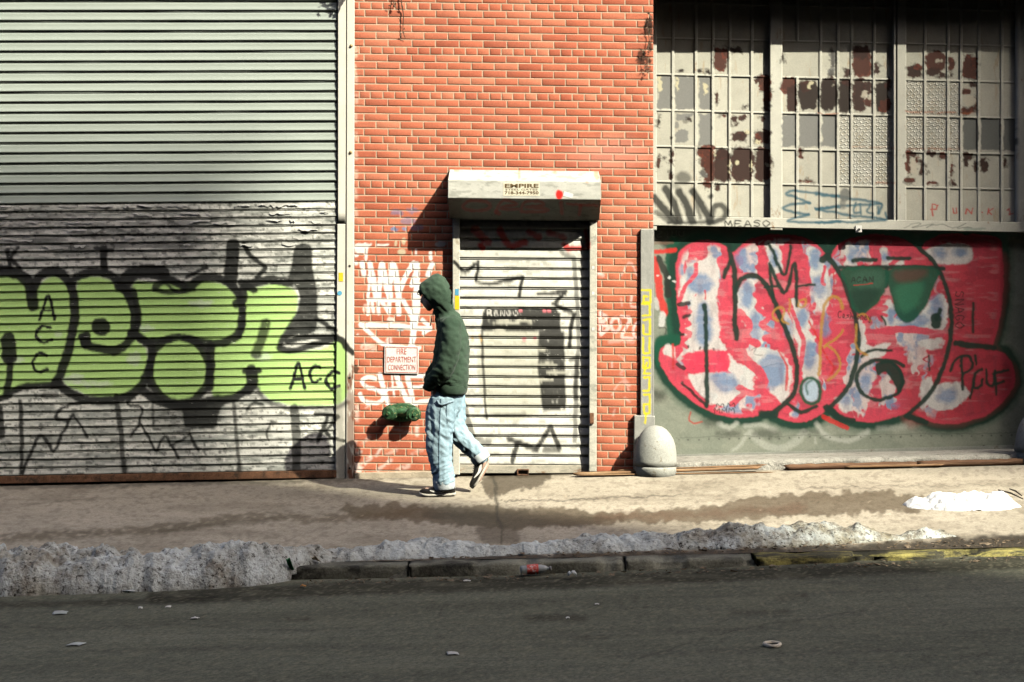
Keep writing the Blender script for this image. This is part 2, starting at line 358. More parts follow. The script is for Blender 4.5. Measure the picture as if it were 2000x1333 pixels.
sw.stroke([(40, 985), (200, 975), (420, 968)], 2, DK, .35, 2); sw.stroke([(560, 1060), (640, 1020), (700, 990)], 1.6, DK, .35, 2)
sw.fill([(930, 1030), (1000, 1028), (1010, 1060), (950, 1062)], MUD2, .6, 9, rag=5)
rg = random.Random(21)
for k in range(90): sw.ell(rg.uniform(0, 2000), rg.uniform(945, 1060), rg.uniform(1.2, 3.2), rg.uniform(.6, 1.4), MUD2 if rg.random() < .7 else lin((190, 175, 150)), rg.uniform(.4, .8), 1)
sw.layer(sstep(.57, .66, fbm(sw.gx / 9, sw.gy / 4, 78)) * .28, MUD2)
GUT = lin((46, 41, 32))
sw.fill([(560, 1130), (620, 1100), (800, 1092), (1000, 1082), (1200, 1078), (1350, 1072), (1500, 1070), (1700, 1060), (1850, 1052), (2060, 1040), (2060, 1140), (560, 1140)], GUT, .93, 9, curve=False, rag=8, rs=22)
m = sstep(.6, .72, fbm(sw.gx / 6, sw.gy / 4, 77)) * sstep(1060, 1078, sw.gy) * .5; sw.layer(m, lin((120, 100, 70)))
Xs = np.concatenate([np.linspace(-110, -6, 12), np.linspace(-5.6, 5.6, 860), np.linspace(6, 110, 12)]); Ys = np.linspace(CURB + .14, .1, 150)
GX, GY = np.meshgrid(Xs, Ys); GZ = ground(GX, GY) + .012 * (fbm(GX * .8, GY * .8, 5) - .5) + .003 * (fbm(GX * 9, GY * 9, 6) - .5)
me = grid(GX, GY, GZ, True); px, py = to_px(GX, GY, GZ); set_paint(me, sw.sample(px, py))
def pavement_mat():
    t = NT('pavement_concrete')
    c = t.mix(t.ramp(t.noise(1.3, 5, .6), .3, .7), (.39, .347, .265), (.49, .433, .335))
    p = t.attr('paint'); inv = t.math('SUBTRACT', 1.0, p.outputs['Alpha']); gi = t.n('ShaderNodeCombineColor'); [t.l(inv, gi.inputs[i]) for i in range(3)]
    c = t.mix(1.0, t.mix(1.0, c, gi.outputs[0], 'MULTIPLY'), p.outputs['Color'], 'ADD')
    f = t.math('ADD', t.math('MULTIPLY', t.ramp(t.noise(70, 5, .85), .32, .68), .66), .66); g = t.n('ShaderNodeCombineColor'); [t.l(f, g.inputs[i]) for i in range(3)]
    f2 = t.math('ADD', t.math('MULTIPLY', t.ramp(t.noise(24, 4, .7), .3, .7), .3), .85); g2 = t.n('ShaderNodeCombineColor'); [t.l(f2, g2.inputs[i]) for i in range(3)]
    c = t.mix(1.0, t.mix(1.0, c, g.outputs[0], 'MULTIPLY'), g2.outputs[0], 'MULTIPLY')
    t.bump(t.math('ADD', t.noise(80, 4, .8), t.noise(18, 4, .6)), .55, .008)
    rough = t.math('SUBTRACT', .92, t.math('MULTIPLY', p.outputs['Alpha'], .3))
    return t.done(c, rough, .3)
tag(link('pavement', me, pavement_mat(), smooth=True), kind='structure')

# kerb stones
kerb = tag(empty('kerb'), kind='structure')
KM = M('kerb_granite', (.19, .19, .145), var=.35, scale=6, col2=(.035, .035, .028), thr=(.5, .64), scale2=4, st2=(.6, 1, 1), bump=.8, bscale=30, bd=.012, rough=.85, fine=.3)
KY = M('kerb_yellow', (.44, .39, .12), var=.3, scale=9, col2=(.05, .048, .03), thr=(.40, .56), scale2=12, st2=(.3, 1, 1), bump=.8, bscale=30, bd=.012, rough=.8, fine=.3)
edges = [-6.2, -4.4, -2.65, -1.42, -.64, .7, 1.5, 4.6, 6.0]
for i in range(len(edges) - 1):
    a, b = edges[i] + .006, edges[i + 1] - .006; n = 60; rnd = random.Random(i)
    prof = [(0, -.3), (0, -.02), (.003, -.006), (.02, 0), (.145, 0), (.15, -.2)]
    Xa = np.linspace(a, b, n); V = []
    Xk = np.repeat(Xa[:, None], len(prof), 1); Yk = CURB + np.array([p[0] for p in prof])[None] + 0 * Xk
    Zk = ground(Xk, Yk * 0 + CURB + .001) + np.array([p[1] for p in prof])[None]
    wob = (fbm(Xk * 5 + i * 9, np.arange(len(prof))[None] * .8 + 0 * Xk, 40 + i) - .5); chip = np.maximum(0, fbm(Xk * 3.2 + 5 * i, Xk * 0 + 3, 60) - .56) * .35
    Yk = Yk + .022 * wob; Zk = Zk + .018 * wob
    Zk[:, 2:4] -= chip[:, 2:4]; Yk[:, 1:4] += chip[:, 1:4] * .8
    me = grid(Xk, Yk, Zk); bm = bmesh.new(); bm.from_mesh(me); bmesh.ops.holes_fill(bm, edges=bm.edges); bmesh.ops.recalc_face_normals(bm, faces=bm.faces); bm.to_mesh(me); bm.free()
    link('kerb_stone', me, KY if edges[i] >= 1.4 else KM, kerb, True)

# ================================================================== BRICK WALL
def brick_mat():
    t = NT('brick')
    oi = t.n('ShaderNodeObjectInfo').outputs['Random']; v = t.math('FRACT', t.math('ADD', oi, t.attr('tint').outputs['Fac']))
    r = t.n('ShaderNodeValToRGB'); e = r.color_ramp.elements
    e[0].position = 0; e[0].color = (.43, .115, .062, 1); e[1].position = 1; e[1].color = (.60, .215, .125, 1)
    for p, c in [(.12, (.46, .122, .066)), (.3, (.52, .148, .080)), (.75, (.545, .162, .088))]:
        q = e.new(p); q.color = (*c, 1)
    t.l(v, r.inputs[0]); c = r.outputs[0]
    c = t.mix(t.math('MULTIPLY', t.ramp(t.noise(1.1, 4, .6), .45, .75), .35), c, (.56, .24, .15))
    c = t.mix(t.math('MULTIPLY', t.ramp(t.noise(2.6, 5, .7, (1, 1, .35)), .5, .75), .4), c, (.26, .085, .055))
    f = t.math('ADD', t.math('MULTIPLY', t.ramp(t.noise(60, 5, .8), .3, .7), .4), .8); g = t.n('ShaderNodeCombineColor'); [t.l(f, g.inputs[i]) for i in range(3)]
    c = t.mix(1.0, c, g.outputs[0], 'MULTIPLY')
    p = t.attr('paint'); wv = t.ramp(t.noise(60, 5, .75), .22, .34); al = t.math('MULTIPLY', p.outputs['Alpha'], wv)
    gw = t.n('ShaderNodeCombineColor'); [t.l(wv, gw.inputs[i]) for i in range(3)]; inv = t.math('SUBTRACT', 1.0, al); gi = t.n('ShaderNodeCombineColor'); [t.l(inv, gi.inputs[i]) for i in range(3)]
    c = t.mix(1.0, t.mix(1.0, c, gi.outputs[0], 'MULTIPLY'), t.mix(1.0, p.outputs['Color'], gw.outputs[0], 'MULTIPLY'), 'ADD')
    t.bump(t.noise(110, 4, .7), .35, .004); return t.done(c, .82, .25)
BRICK = brick_mat()
bc = Canvas(680, -30, 1290, 945, .7)
# --- white crown tag
bc.crop(680, 440, 5.555); WT = lin((246, 242, 236), .92)
for P, w in [([(150, 410), (175, 540)], 42), ([(238, 420), (262, 560), (315, 800)], 54), ([(228, 540), (222, 760), (222, 960)], 24), ([(362, 420), (348, 560), (335, 790)], 46), ([(368, 430), (405, 600), (445, 770)], 52), ([(476, 425), (458, 600), (450, 790)], 48),
             ([(488, 430), (525, 600), (550, 790)], 54), ([(555, 720), (620, 560), (700, 425)], 46), ([(715, 410), (735, 500), (685, 655)], 40), ([(752, 425), (740, 660), (705, 1060)], 48), ([(775, 640), (748, 1050)], 28), ([(908, 420), (868, 545)], 46),
             ([(222, 812), (400, 815), (600, 825)], 36), ([(600, 825), (660, 930), (725, 1065)], 42), ([(265, 830), (270, 935)], 30), ([(328, 820), (330, 955)], 32), ([(365, 825), (445, 955)], 34), ([(540, 830), (550, 965)], 44), ([(445, 790), (447, 950)], 34), ([(212, 880), (215, 970)], 20),
             ([(140, 1085), (500, 1096), (885, 1128)], 46), ([(150, 1090), (295, 1225), (380, 1290), (580, 1325), (770, 1330)], 38), ([(722, 1080), (690, 1295)], 50), ([(805, 1030), (885, 1110), (820, 1172)], 36), ([(310, 215), (430, 212)], 16), ([(740, 265), (738, 320)], 16), ([(890, 300), (895, 365)], 30)]:
    bc.stroke(P, w * 1.22, WT, 1, 1.5, curve=len(P) > 2)
bc.fill([(70, 205), (235, 205), (215, 260), (195, 390), (178, 390), (170, 310), (75, 300)], WT, .9, 2, rag=3, rs=6)
for x, y, rx, ry, c in [(580, 292, 42, 34, lin((205, 190, 160))), (600, 175, 26, 34, lin((205, 190, 160))), (515, 195, 12, 36, lin((205, 190, 160))), (498, 45, 34, 26, lin((120, 140, 175))), (610, 40, 26, 20, lin((120, 140, 175))), (1005, 205, 60, 28, lin((190, 190, 185))), (460, 1030, 40, 32, lin((225, 215, 205))), (570, 1140, 40, 18, lin((150, 165, 165))), (450, 1250, 38, 34, lin((225, 190, 180))), (100, 1190, 10, 10, WT), (85, 330, 22, 18, WT), (85, 420, 25, 22, WT), (190, 900, 30, 40, lin((240, 200, 185)))]:
    bc.ell(x, y, rx, ry, c, .9, 2, rag=2.5, rs=5)
bc.crop(680, 640, 4.4445)
for P, w in [([(232, 445), (170, 428), (122, 465), (160, 512), (250, 545), (302, 595), (275, 645), (195, 655), (128, 630), (102, 575)], 30), ([(272, 408), (305, 530), (345, 655)], 36), ([(290, 545), (470, 520)], 26), ([(420, 408), (460, 520), (520, 655)], 38), ([(512, 410), (542, 540), (560, 665)], 38), ([(512, 418), (600, 425), (690, 410)], 28), ([(540, 522), (685, 505)], 26), ([(555, 662), (710, 632)], 32), ([(380, 412), (402, 600)], 12)]:
    bc.stroke(P, w * 1.2, WT, 1, 1.5)
for P, w, a in [([(110, 1215), (150, 1160), (190, 1130)], 46, .7), ([(70, 1090), (110, 1080)], 30, .7), ([(245, 1110), (285, 1050)], 22, .7), ([(70, 1200), (90, 1250)], 60, .75), ([(260, 1240), (340, 1180), (370, 1150)], 34, .6), ([(430, 1240), (520, 1200)], 40, .5), ([(600, 870), (600, 930)], 34, .8), ([(400, 880), (560, 920)], 22, .45), ([(70, 690), (80, 800)], 40, .5), ([(130, 1000), (180, 950)], 26, .4), ([(560, 1100), (640, 1060)], 30, .35), ([(330, 1100), (420, 1060)], 30, .35), ([(140, 165), (215, 180)], 60, .65), ([(70, 980), (60, 1060)], 20, .5), ([(150, 690), (200, 670)], 20, .6)]:
    bc.stroke(P, w, lin((240, 225, 212), .9), a, 4, wear=.35)
bc.ell(70, 360, 22, 45, lin((40, 45, 35)), .8, 2, rag=3)
# --- pink-white letters right of the door
bc.crop(1140, 440, 2.72); PK = lin((248, 206, 198), .95)
for P, w in [([(88, 468), (92, 578)], 22), ([(90, 475), (124, 490), (100, 520), (130, 545), (95, 578)], 19), ([(200, 482), (246, 500), (205, 590), (256, 604)], 17), ([(306, 512), (272, 530), (268, 590), (304, 602)], 15)]: bc.stroke(P, w, PK, .92, 2)
bc.ring(170, 530, 24, 38, 17, PK, .92, 2)
for P, w, a in [([(200, 270), (245, 200), (282, 270)], 8, .55), ([(255, 380), (255, 430), (290, 438)], 10, .7), ([(200, 390), (205, 430)], 8, .4), ([(150, 900), (200, 830), (240, 880)], 9, .4), ([(80, 262), (98, 270)], 26, .75), ([(150, 730), (150, 760)], 10, .5), ([(190, 690), (220, 720)], 8, .4), ([(220, 920), (245, 940)], 10, .45), ([(165, 980), (155, 1010)], 8, .5), ([(140, 620), (180, 615), (260, 620)], 22, .3), ([(210, 770), (200, 800), (240, 850)], 18, .3)]: bc.stroke(P, w, lin((245, 215, 205)), a, 3, wear=.3)
bc.crop(0, 0, 1)
bc.layer(np.clip(1 - ((bc.gx - 1190) / 100) ** 2 - ((bc.gy - 300) / 40) ** 2, 0, 1) * .38, lin((235, 170, 150)))
for x, y, r in [(776, 415, 10), (805, 412, 9), (797, 432, 12), (815, 445, 10), (772, 448, 6)]: bc.ell(x, y, r * 1.3, r * .6, lin((110, 125, 160)), .55, 3, rag=4, rs=5)
for x, y, rx, ry in [(1268, 45, 8, 10), (1267, 58, 9, 12), (1252, 108, 7, 11), (1252, 118, 9, 8), (1264, 118, 6, 7), (1270, 92, 5, 8), (1272, 74, 4, 6), (1265, 135, 6, 5)]: bc.ell(x, y, rx, ry, lin((48, 34, 26)), .85, 2, rag=6, rs=5)
for y in (93, 104, 128, 140): bc.stroke([(692, y), (694, y + 6)], 8, lin((235, 200, 175)), .7, 3)
for y in range(150, 440, 37): bc.stroke([(694, y), (695, y + 12)], 7, lin((235, 205, 185)), .5, 4, wear=.3)
bc.stroke([(690, 930), (760, 927), (845, 924)], 9, lin((205, 185, 150)), .7, 4)

brick_wall = tag(empty('brick_wall'), 'red brick wall with pale mortar joints between the big shutter and steel gate', 'wall')
CH, CS, X0w, X1w = 14.53, .0125, 692.0, 1276.0
def course_y(i, x): return 3.75 + CH * i + CS * (x - 700)
DOOR = (886.0, 1166.0, 345.0)
def brick_arrays(cx, cy, w, h, dense, d=.055):
    """local verts (metres) of one brick whose front centre is (cx, cy) in photo px at y = 0"""
    s = 216.0; bw = .0035; hw, hh = w / 2 / s, h / 2 / s
    nx = max(2, int(w / 1.7)) if dense else 2; nz = max(2, int(h / 1.8)) if dense else 2
    xs = np.concatenate([[-hw, -hw], np.linspace(-hw + bw, hw - bw, nx), [hw, hw]]); zs = np.concatenate([[-hh, -hh], np.linspace(-hh + bw, hh - bw, nz), [hh, hh]])
    X, Z = np.meshgrid(xs, zs); Y = np.zeros(X.shape)
    Y[1, :] = Y[-2, :] = .0016; Y[:, 1] = Y[:, -2] = .0016; Y[0, :] = Y[-1, :] = d; Y[:, 0] = Y[:, -1] = d
    return X, Y, Z
brs = []
for i in range(-11, 64):
    hdr = i % 6 == 0; per = 23.15 if hdr else 46.3
    ph = 701.0 if hdr else (711.7 if (i % 6) in (1, 3, 5) else 735.0)
    x = ph - per * math.ceil((ph - X0w) / per) - per
    rr = random.Random(i * 31 + 5)
    js = [];
    while x < X1w + per: js.append(x + rr.uniform(-.9, .9)); x += per
    for a, b in zip(js[:-1], js[1:]):
        for lo, hi in ([(a, b)]):
            lo, hi = max(lo + 1.2, X0w), min(hi - 1.2, X1w)
            ym = course_y(i + .5, (lo + hi) / 2); segs = [(lo, hi)]
            if ym > DOOR[2]:
                segs = [(lo, min(hi, DOOR[0])), (max(lo, DOOR[1]), hi)]
            for l2, h2 in segs:
                if h2 - l2 > 4: brs.append((i, l2, h2, rr.uniform(-.0022, .0022), rr.random()))
info = []
for (i, l, h, dy, tn) in brs:
    cx = (l + h) / 2; cy = course_y(i + .5, cx); w, hh = h - l, CH - 2.3
    q = bc.sample(*np.meshgrid(np.linspace(l, h, 14), np.linspace(cy - hh / 2, cy + hh / 2, 7)))[..., 3].max() if cy > -25 else 0
    vis = (0 < cy < 925) and w > 40 and not (835 < cx < 925 and cy > 540) and not (cx > 870 and cy > 330 and cx < 1180) and not (cx > 1236 and cy > 815)
    info.append((i, cx, cy, w, hh, dy, tn, q > .03, vis))
order = sorted([k for k, b in enumerate(info) if b[8]], key=lambda k: (info[k][1] - 1000) ** 2 + (info[k][2] - YH) ** 2)
single = set(order[:300]); RV, RF, RP, RTn = [], [], [], []; base_n = 0; plain_cache = {}
for k, (i, cx, cy, w, h, dy, tn, pnt, vis) in enumerate(info):
    c = W(cx, cy, 0); yb = .0004 + dy * .5
    if k in single:
        if not pnt:
            key = round(w)
            if key not in plain_cache: plain_cache[key] = grid(*brick_arrays(0, 0, key, h, False), True); plain_cache[key].materials.append(BRICK)
            me = plain_cache[key]
        else:
            X, Y, Z = brick_arrays(cx, cy, w, h, True); me = grid(X, Y, Z, True)
            set_paint(me, bc.sample(cx + X * 216, cy - Z * 216 + CS * X * 216)); me.materials.append(BRICK)
        o = link('brick', me, None, brick_wall); o.location = (c.x, yb, c.z); o.rotation_euler = (0, CS + (tn - .5) * .008, 0)
    else:
        X, Y, Z = brick_arrays(cx, cy, w, h, pnt); r, cc = X.shape
        A = bc.sample(cx + X * 216, cy - Z * 216 + CS * X * 216) if pnt else np.zeros((r, cc, 4))
        RV.append(np.stack([X + c.x, Y + yb, Z + c.z - CS * X], -1).reshape(-1, 3)); RP.append(A.reshape(-1, 4)); RTn.append(np.full(r * cc, tn))
        q = (np.arange(r - 1)[:, None] * cc + np.arange(cc - 1)[None]).ravel() + base_n
        RF.append(np.stack([q, q + 1, q + cc + 1, q + cc], 1)); base_n += r * cc
V = np.concatenate(RV); Q = np.concatenate(RF); me = bpy.data.meshes.new('bricks'); me.vertices.add(len(V)); me.vertices.foreach_set('co', V.astype(np.float32).ravel())
me.loops.add(len(Q) * 4); me.loops.foreach_set('vertex_index', Q.astype(np.int32).ravel()); me.polygons.add(len(Q)); me.polygons.foreach_set('loop_start', np.arange(0, len(Q) * 4, 4, dtype=np.int32)); me.update(calc_edges=True)
set_paint(me, np.concatenate(RP)); a = me.attributes.new('tint', 'FLOAT', 'POINT'); a.data.foreach_set('value', np.concatenate(RTn).astype(np.float32))
tag(link('remaining_bricks', me, BRICK, brick_wall), kind='stuff')
MORT = M('mortar', (.60, .44, .31), var=.12, scale=14, paint=True, bump=.5, bscale=160, rough=.95, col2=(.42, .34, .25), thr=(.56, .7), scale2=7)
link('mortar', panel([(X0w - 6, -170), (X1w - 1, -170), (X1w - 1, 950), (X0w - 6, 950)], .004, .30, 230, 420, bc), MORT, brick_wall)
# ledge at the foot of the wall
link('base_ledge', quadbox([(693, 924), (866, 921), (866, 944), (693, 948)], -.02, .05, .006), M('ledge', (.45, .38, .28), var=.2, scale=10, bump=.6, bscale=50, bd=.01), brick_wall)

tag(link('interior_wall', merge([boxmesh(-6.5, 7.7, .76, 1.3, -1.5, 6.2), boxmesh(-6.5, -1.45, .14, .75, -1.5, 6.2), boxmesh(-6.5, 7.7, -.0, .75, 6.21, 6.4)]), M('dark_interior', (.03, .03, .028), bump=0)), kind='structure')  # added dark backing that stops sky light showing through shutter and gate gaps
# ================================================================== BIG ROLL-UP SHUTTER (left)
lc = Canvas(-180, 395, 696, 950, 1.0)
GREY = lin((128, 134, 128)); 
# old silver / white paint with smears
on = sstep(659, 655, lc.gx)
m = sstep(.50, .60, fbm(lc.gx / 70, lc.gy / 7, 51)) * .55 * on; lc.layer(m, GREY)
m = sstep(.55, .64, fbm(lc.gx / 38, lc.gy / 6, 52)) * .5 * sstep(560, 430, lc.gy) * on; lc.layer(m, lin((52, 54, 50)))
m = sstep(.5, .62, fbm(lc.gx / 90, lc.gy / 10, 53)) * .6 * sstep(420, 445, lc.gy) * sstep(520, 470, lc.gy) * on; lc.layer(m, lin((60, 63, 58)))
lc.layer(sstep(.57, .63, fbm(lc.gx / 16 + 3, lc.gy / 4.5, 54)) * .5 * on, lin((92, 96, 90))); lc.layer(sstep(.63, .67, fbm(lc.gx / 10, lc.gy / 4, 55)) * .7 * on, lin((46, 48, 44)))
lc.crop(0, 380, 2.2986)
for P, w, a in [([(700, 1108), (1060, 1105)], 28, .5), ([(150, 1000), (420, 990)], 24, .3), ([(400, 1190), (650, 1185)], 22, .4), ([(0, 1170), (90, 1165)], 30, .4), ([(20, 985), (200, 980)], 14, .4)]: lc.stroke(P, w, GREY, a, 3, wear=.3)
greens = [[(-300, 365), (0, 365), (60, 370), (110, 395), (140, 470), (165, 420), (200, 385), (240, 365), (285, 390), (318, 450), (322, 540), (310, 640), (290, 740), (262, 820), (210, 852), (120, 862), (50, 885), (0, 905), (-300, 905)],
          [(350, 390), (430, 372), (490, 385), (545, 430), (582, 490), (595, 560), (600, 640), (650, 690), (658, 760), (640, 835), (590, 888), (520, 908), (430, 908), (345, 880), (280, 835), (290, 750), (330, 650), (342, 500)],
          [(595, 400), (700, 395), (800, 398), (900, 392), (990, 400), (1045, 440), (1070, 500), (1078, 560), (1062, 620), (1020, 662), (940, 672), (870, 655), (760, 655), (680, 655), (615, 625), (605, 560), (598, 480)],
          [(805, 645), (890, 670), (935, 740), (935, 830), (895, 900), (805, 925), (720, 900), (680, 830), (680, 740), (720, 665)],
          [(945, 690), (1060, 640), (1090, 520), (1100, 440), (1180, 412), (1260, 405), (1318, 430), (1335, 490), (1312, 570), (1272, 625), (1250, 690), (1300, 712), (1450, 690), (1515, 655), (1552, 690), (1556, 880), (1525, 940), (1400, 950), (1250, 935), (1180, 895), (1130, 850), (1040, 908), (965, 912), (948, 860)]]
for g in greens:
    lc.fill(g, lin((205, 212, 200)), .85, 4); lc.fill(g, LIME, .97, 5, wear=.12)
for x, y, rx, ry in [(900, 490, 60, 16), (60, 740, 50, 20), (600, 740, 30, 28), (420, 850, 80, 14), (330, 830, 50, 20), (650, 600, 40, 14), (260, 630, 14, 12), (1180, 730, 40, 14)]: lc.ell(x, y, rx, ry, lin((205, 212, 200)), .55, 6, rag=6, rs=7)
bk = [([(-300, 350), (0, 345), (60, 355), (112, 378), (138, 430), (148, 500)], 36), ([(150, 430), (172, 372), (220, 345), (272, 355), (312, 400), (332, 470), (334, 560), (320, 650), (298, 735), (272, 800), (248, 855)], 28), ([(-300, 960), (0, 915), (60, 882), (130, 860), (210, 856), (262, 862)], 20), ([(38, 655), (40, 730)], 46), ([(45, 740), (40, 820), (28, 890)], 22),
      ([(318, 400), (345, 372), (400, 352), (460, 350), (512, 376), (558, 432), (594, 495), (608, 560), (598, 622), (570, 672), (520, 700), (445, 694), (395, 675), (372, 640)], 27), ([(255, 845), (300, 885), (370, 918), (450, 928), (540, 918), (612, 882), (652, 822), (674, 760), (680, 690), (640, 650), (590, 625)], 27),
      ([(545, 410), (595, 362), (670, 345), (730, 355)], 44), ([(560, 440), (600, 440), (622, 560), (604, 622), (645, 655), (700, 660), (762, 655)], 20), ([(730, 365), (790, 395), (850, 412), (900, 380), (970, 374), (1022, 394), (1058, 432), (1084, 492), (1088, 560), (1072, 622), (1030, 656), (960, 672), (900, 664), (838, 650)], 25), ([(840, 372), (925, 330)], 12),
      ([(945, 682), (948, 780), (940, 868)], 26), ([(640, 880), (700, 922), (780, 948), (880, 944), (965, 920), (1040, 918), (1100, 882), (1132, 850)], 26), ([(1060, 490), (1090, 470), (1092, 425), (1140, 396), (1220, 384), (1295, 396)], 28), ([(1088, 500), (1092, 560), (1075, 640)], 16),
      ([(1128, 790), (1132, 850), (1108, 880)], 34), ([(1100, 792), (1162, 792)], 16), ([(1045, 228), (1035, 380)], 42), ([(1095, 222), (1130, 280), (1190, 326), (1152, 372)], 14), ([(35, 250), (45, 332)], 14), ([(78, 238), (50, 290), (92, 332)], 12), ([(465, 240), (467, 332)], 24), ([(428, 242), (505, 250)], 12), ([(1080, 395), (1140, 430)], 22),
      ([(1420, 560), (1470, 590), (1506, 612)], 15), ([(1250, 690), (1300, 702), (1400, 680), (1480, 652), (1530, 656), (1560, 690), (1585, 712)], 20), ([(1290, 662), (1380, 640), (1510, 640)], 18)]
for P, w in bk: lc.stroke(P, w * 1.48, BLACK, .97, 3.2)
lc.ring(805, 790, 136, 148, 37, BLACK, .96, 3.2); lc.ring(762, 416, 72, 26, 20, BLACK, .9, 3); lc.stroke([(690, 430), (740, 400), (800, 440), (870, 425)], 16, BLACK, .9, 3)
lc.ell(452, 595, 44, 40, BLACK, .97, 3); lc.ell(385, 655, 24, 40, BLACK, .97, 3)
lc.fill([(1325, 232), (1395, 232), (1400, 330), (1418, 410), (1425, 500), (1412, 612), (1300, 645), (1258, 692), (1248, 660), (1290, 590), (1332, 520), (1345, 455), (1310, 400), (1288, 385), (1312, 320)], BLACK, .93, 4, wear=.15)
lc.fill([(815, 940), (1012, 925), (985, 970), (968, 1046), (900, 1050), (830, 1042), (824, 990)], BLACK, .95, 4)
lc.stroke([(668, 1042), (830, 1045)], 14, BLACK, .6, 5); lc.fill([(680, 960), (820, 955), (825, 1035), (690, 1030)], BLACK, .28, 6)
lc.stroke([(1195, 580), (1178, 640), (1150, 718)], 44, BLACK, .85, 5, wear=.2)
lc.stroke([(1148, 858), (1180, 912), (1240, 948), (1310, 962), (1400, 958), (1500, 962), (1560, 935)], 20, BLACK, .75, 6)
for P, w, a in [([(90, 930), (100, 1100), (95, 1255)], 18, .9), ([(520, 905), (545, 1100), (556, 1245)], 22, .85), ([(1050, 930), (1064, 1100), (1076, 1240)], 15, .75), ([(1322, 960), (1332, 1100), (1330, 1255)], 40, .8), ([(685, 920), (690, 1035)], 12, .7), ([(2, 960), (6, 1085)], 30, .9),
                ([(100, 1258), (130, 1180), (182, 1085), (242, 1150), (272, 1078), (302, 1022), (252, 1008), (270, 968), (330, 942), (408, 932)], 15, .95), ([(302, 1022), (330, 990), (362, 1040), (392, 1092)], 13, .95), ([(600, 910), (572, 940), (638, 962), (622, 1030), (584, 1086)], 12, .95), ([(630, 1030), (668, 1090), (702, 1152), (742, 1086), (800, 1188)], 13, .95), ([(765, 1130), (852, 1078), (888, 1152)], 13, .95),
                ([(1105, 972), (1142, 930), (1182, 942)], 14, .9), ([(1242, 1020), (1210, 1030), (1195, 1080), (1206, 1106)], 10, .8), ([(1418, 986), (1512, 998)], 20, .95), ([(1470, 1000), (1430, 1106)], 20, .95), ([(1516, 1000), (1460, 1062), (1482, 1092), (1548, 1108)], 16, .95), ([(200, 905), (250, 900)], 30, .7), ([(0, 870), (70, 882)], 10, .4)]:
    lc.stroke(P, w, BLACK, a, 2.6, curve=len(P) > 4)
for x in (556, 1076, 98): lc.ell(x, 1230, 18, 26, BLACK, .55, 5)
write(lc, 'A', 178, 455, 95, 108, 13, BLACK); write(lc, 'C', 160, 590, 100, 74, 13, BLACK); write(lc, 'C', 142, 712, 96, 88, 13, BLACK)
write(lc, 'A', 1305, 758, 88, 112, 15, BLACK); write(lc, 'C', 1388, 768, 72, 72, 15, BLACK); write(lc, 'C', 1460, 795, 92, 76, 15, BLACK)
lc.crop(0, 0, 1)
lc.stroke([(-180, 937), (655, 920)], 10, lin((70, 66, 58)), .5, 8); lc.stroke([(660, 760), (668, 930)], 14, lin((120, 118, 108)), .5, 5)
m = sstep(.55, .65, fbm(lc.gx / 6, lc.gy / 30, 57)) * sstep(676, 679, lc.gx) * sstep(600, 700, lc.gy); lc.layer(m * .9, lin((118, 66, 36)))
m = sstep(700, 800, lc.gy) * sstep(676, 679, lc.gx) * .7 * sstep(.3, .5, fbm(lc.gx / 8, lc.gy / 20, 58)); lc.layer(m, lin((110, 62, 38)))

SLAT_U = M('shutter_metal', (.40, .45, .40), var=.07, scale=2, stretch=(.6, 1, 4), rough=.42, spec=.5, metal=.25, bump=.06, fine=.07, fscale=140)
SLAT_L = M('shutter_painted', (.68, .68, .62), var=.14, scale=3, paint=True, col2=(.30, .31, .29), thr=(.60, .68), scale2=5, st2=(.35, 1, 4), rough=.5, spec=.4, bump=.22, bscale=60, bd=.004, fine=.1, wear=(26, .26, .36, (.4, 1, 1.6)))
shutter = tag(empty('roll_up_shutter'), 'wide ribbed steel roll-up shutter sprayed with big lime green and black letters', 'shutter')
def lineU(k): return (1.0 + 19.87 * k, 1.5 + 19.56 * k)
def lineL(k): a, b = lineU(20); return (a + 15.62 * k, b + 15.48 * k)
PRU = [(0, -.014), (.05, -.014), (.065, -.005), (.12, -.0045), (.135, -.011), (.18, -.0105), (.205, -.007), (.4, -.0065), (.6, -.003), (.78, .002), (.9, .0075), (.96, .0065), (1, -.012)]
PRL = [(0, -.010), (.04, -.010), (.06, -.003), (.13, -.0025), (.15, -.008), (.19, -.0075), (.22, -.0055), (.4, -.0045), (.6, -.0015), (.8, .003), (.92, .0058), (.97, .003), (1, -.009)]
YS = .028
def slat(l0, l1, xs, prof, ybase, canvas, xa=25.0, xb=635.0, sag=0.0):
    t = np.array([p[0] for p in prof])[:, None]; o = np.array([p[1] for p in prof])[:, None]; u = (xs[None] - xa) / (xb - xa)
    y0 = l0[0] * (1 - u) + l0[1] * u; y1 = l1[0] * (1 - u) + l1[1] * u
    PY = y0 * (1 - t) + y1 * t + sag * (vn(xs / 60.0, xs * 0 + l0[0], 9) - .5)[None]; PX = np.repeat(xs[None], len(prof), 0); Y = ybase - o + 0 * PX + .003 * (vn(PX / 90, PX * 0 + l0[0] * .1, 10) - .5)
    s = S(ybase); X = (PX - 1000) / s; Z = ZC - (PY - YH) / s; me = grid(X, Y, Z)
    if canvas is not None: set_paint(me, canvas.sample(PX, PY))
    return me
xsU = np.linspace(-170, 657, 70); xsL = np.linspace(-170, 657, 560)
for k in range(-7, 20): link('slat', slat(lineU(k), lineU(k + 1), xsU, PRU, YS, None, sag=.4), SLAT_U, shutter, True)
for k in range(0, 34): link('slat', slat(lineL(k), lineL(k + 1), xsL, PRL, YS, lc, sag=1.0), SLAT_L, shutter, True)
RUST = M('rusty_steel', (.20, .10, .055), var=.4, scale=12, col2=(.07, .045, .03), thr=(.5, .62), scale2=9, rough=.85, bump=.6, bscale=60, bd=.006, fine=.25)
a, b = lineL(34)
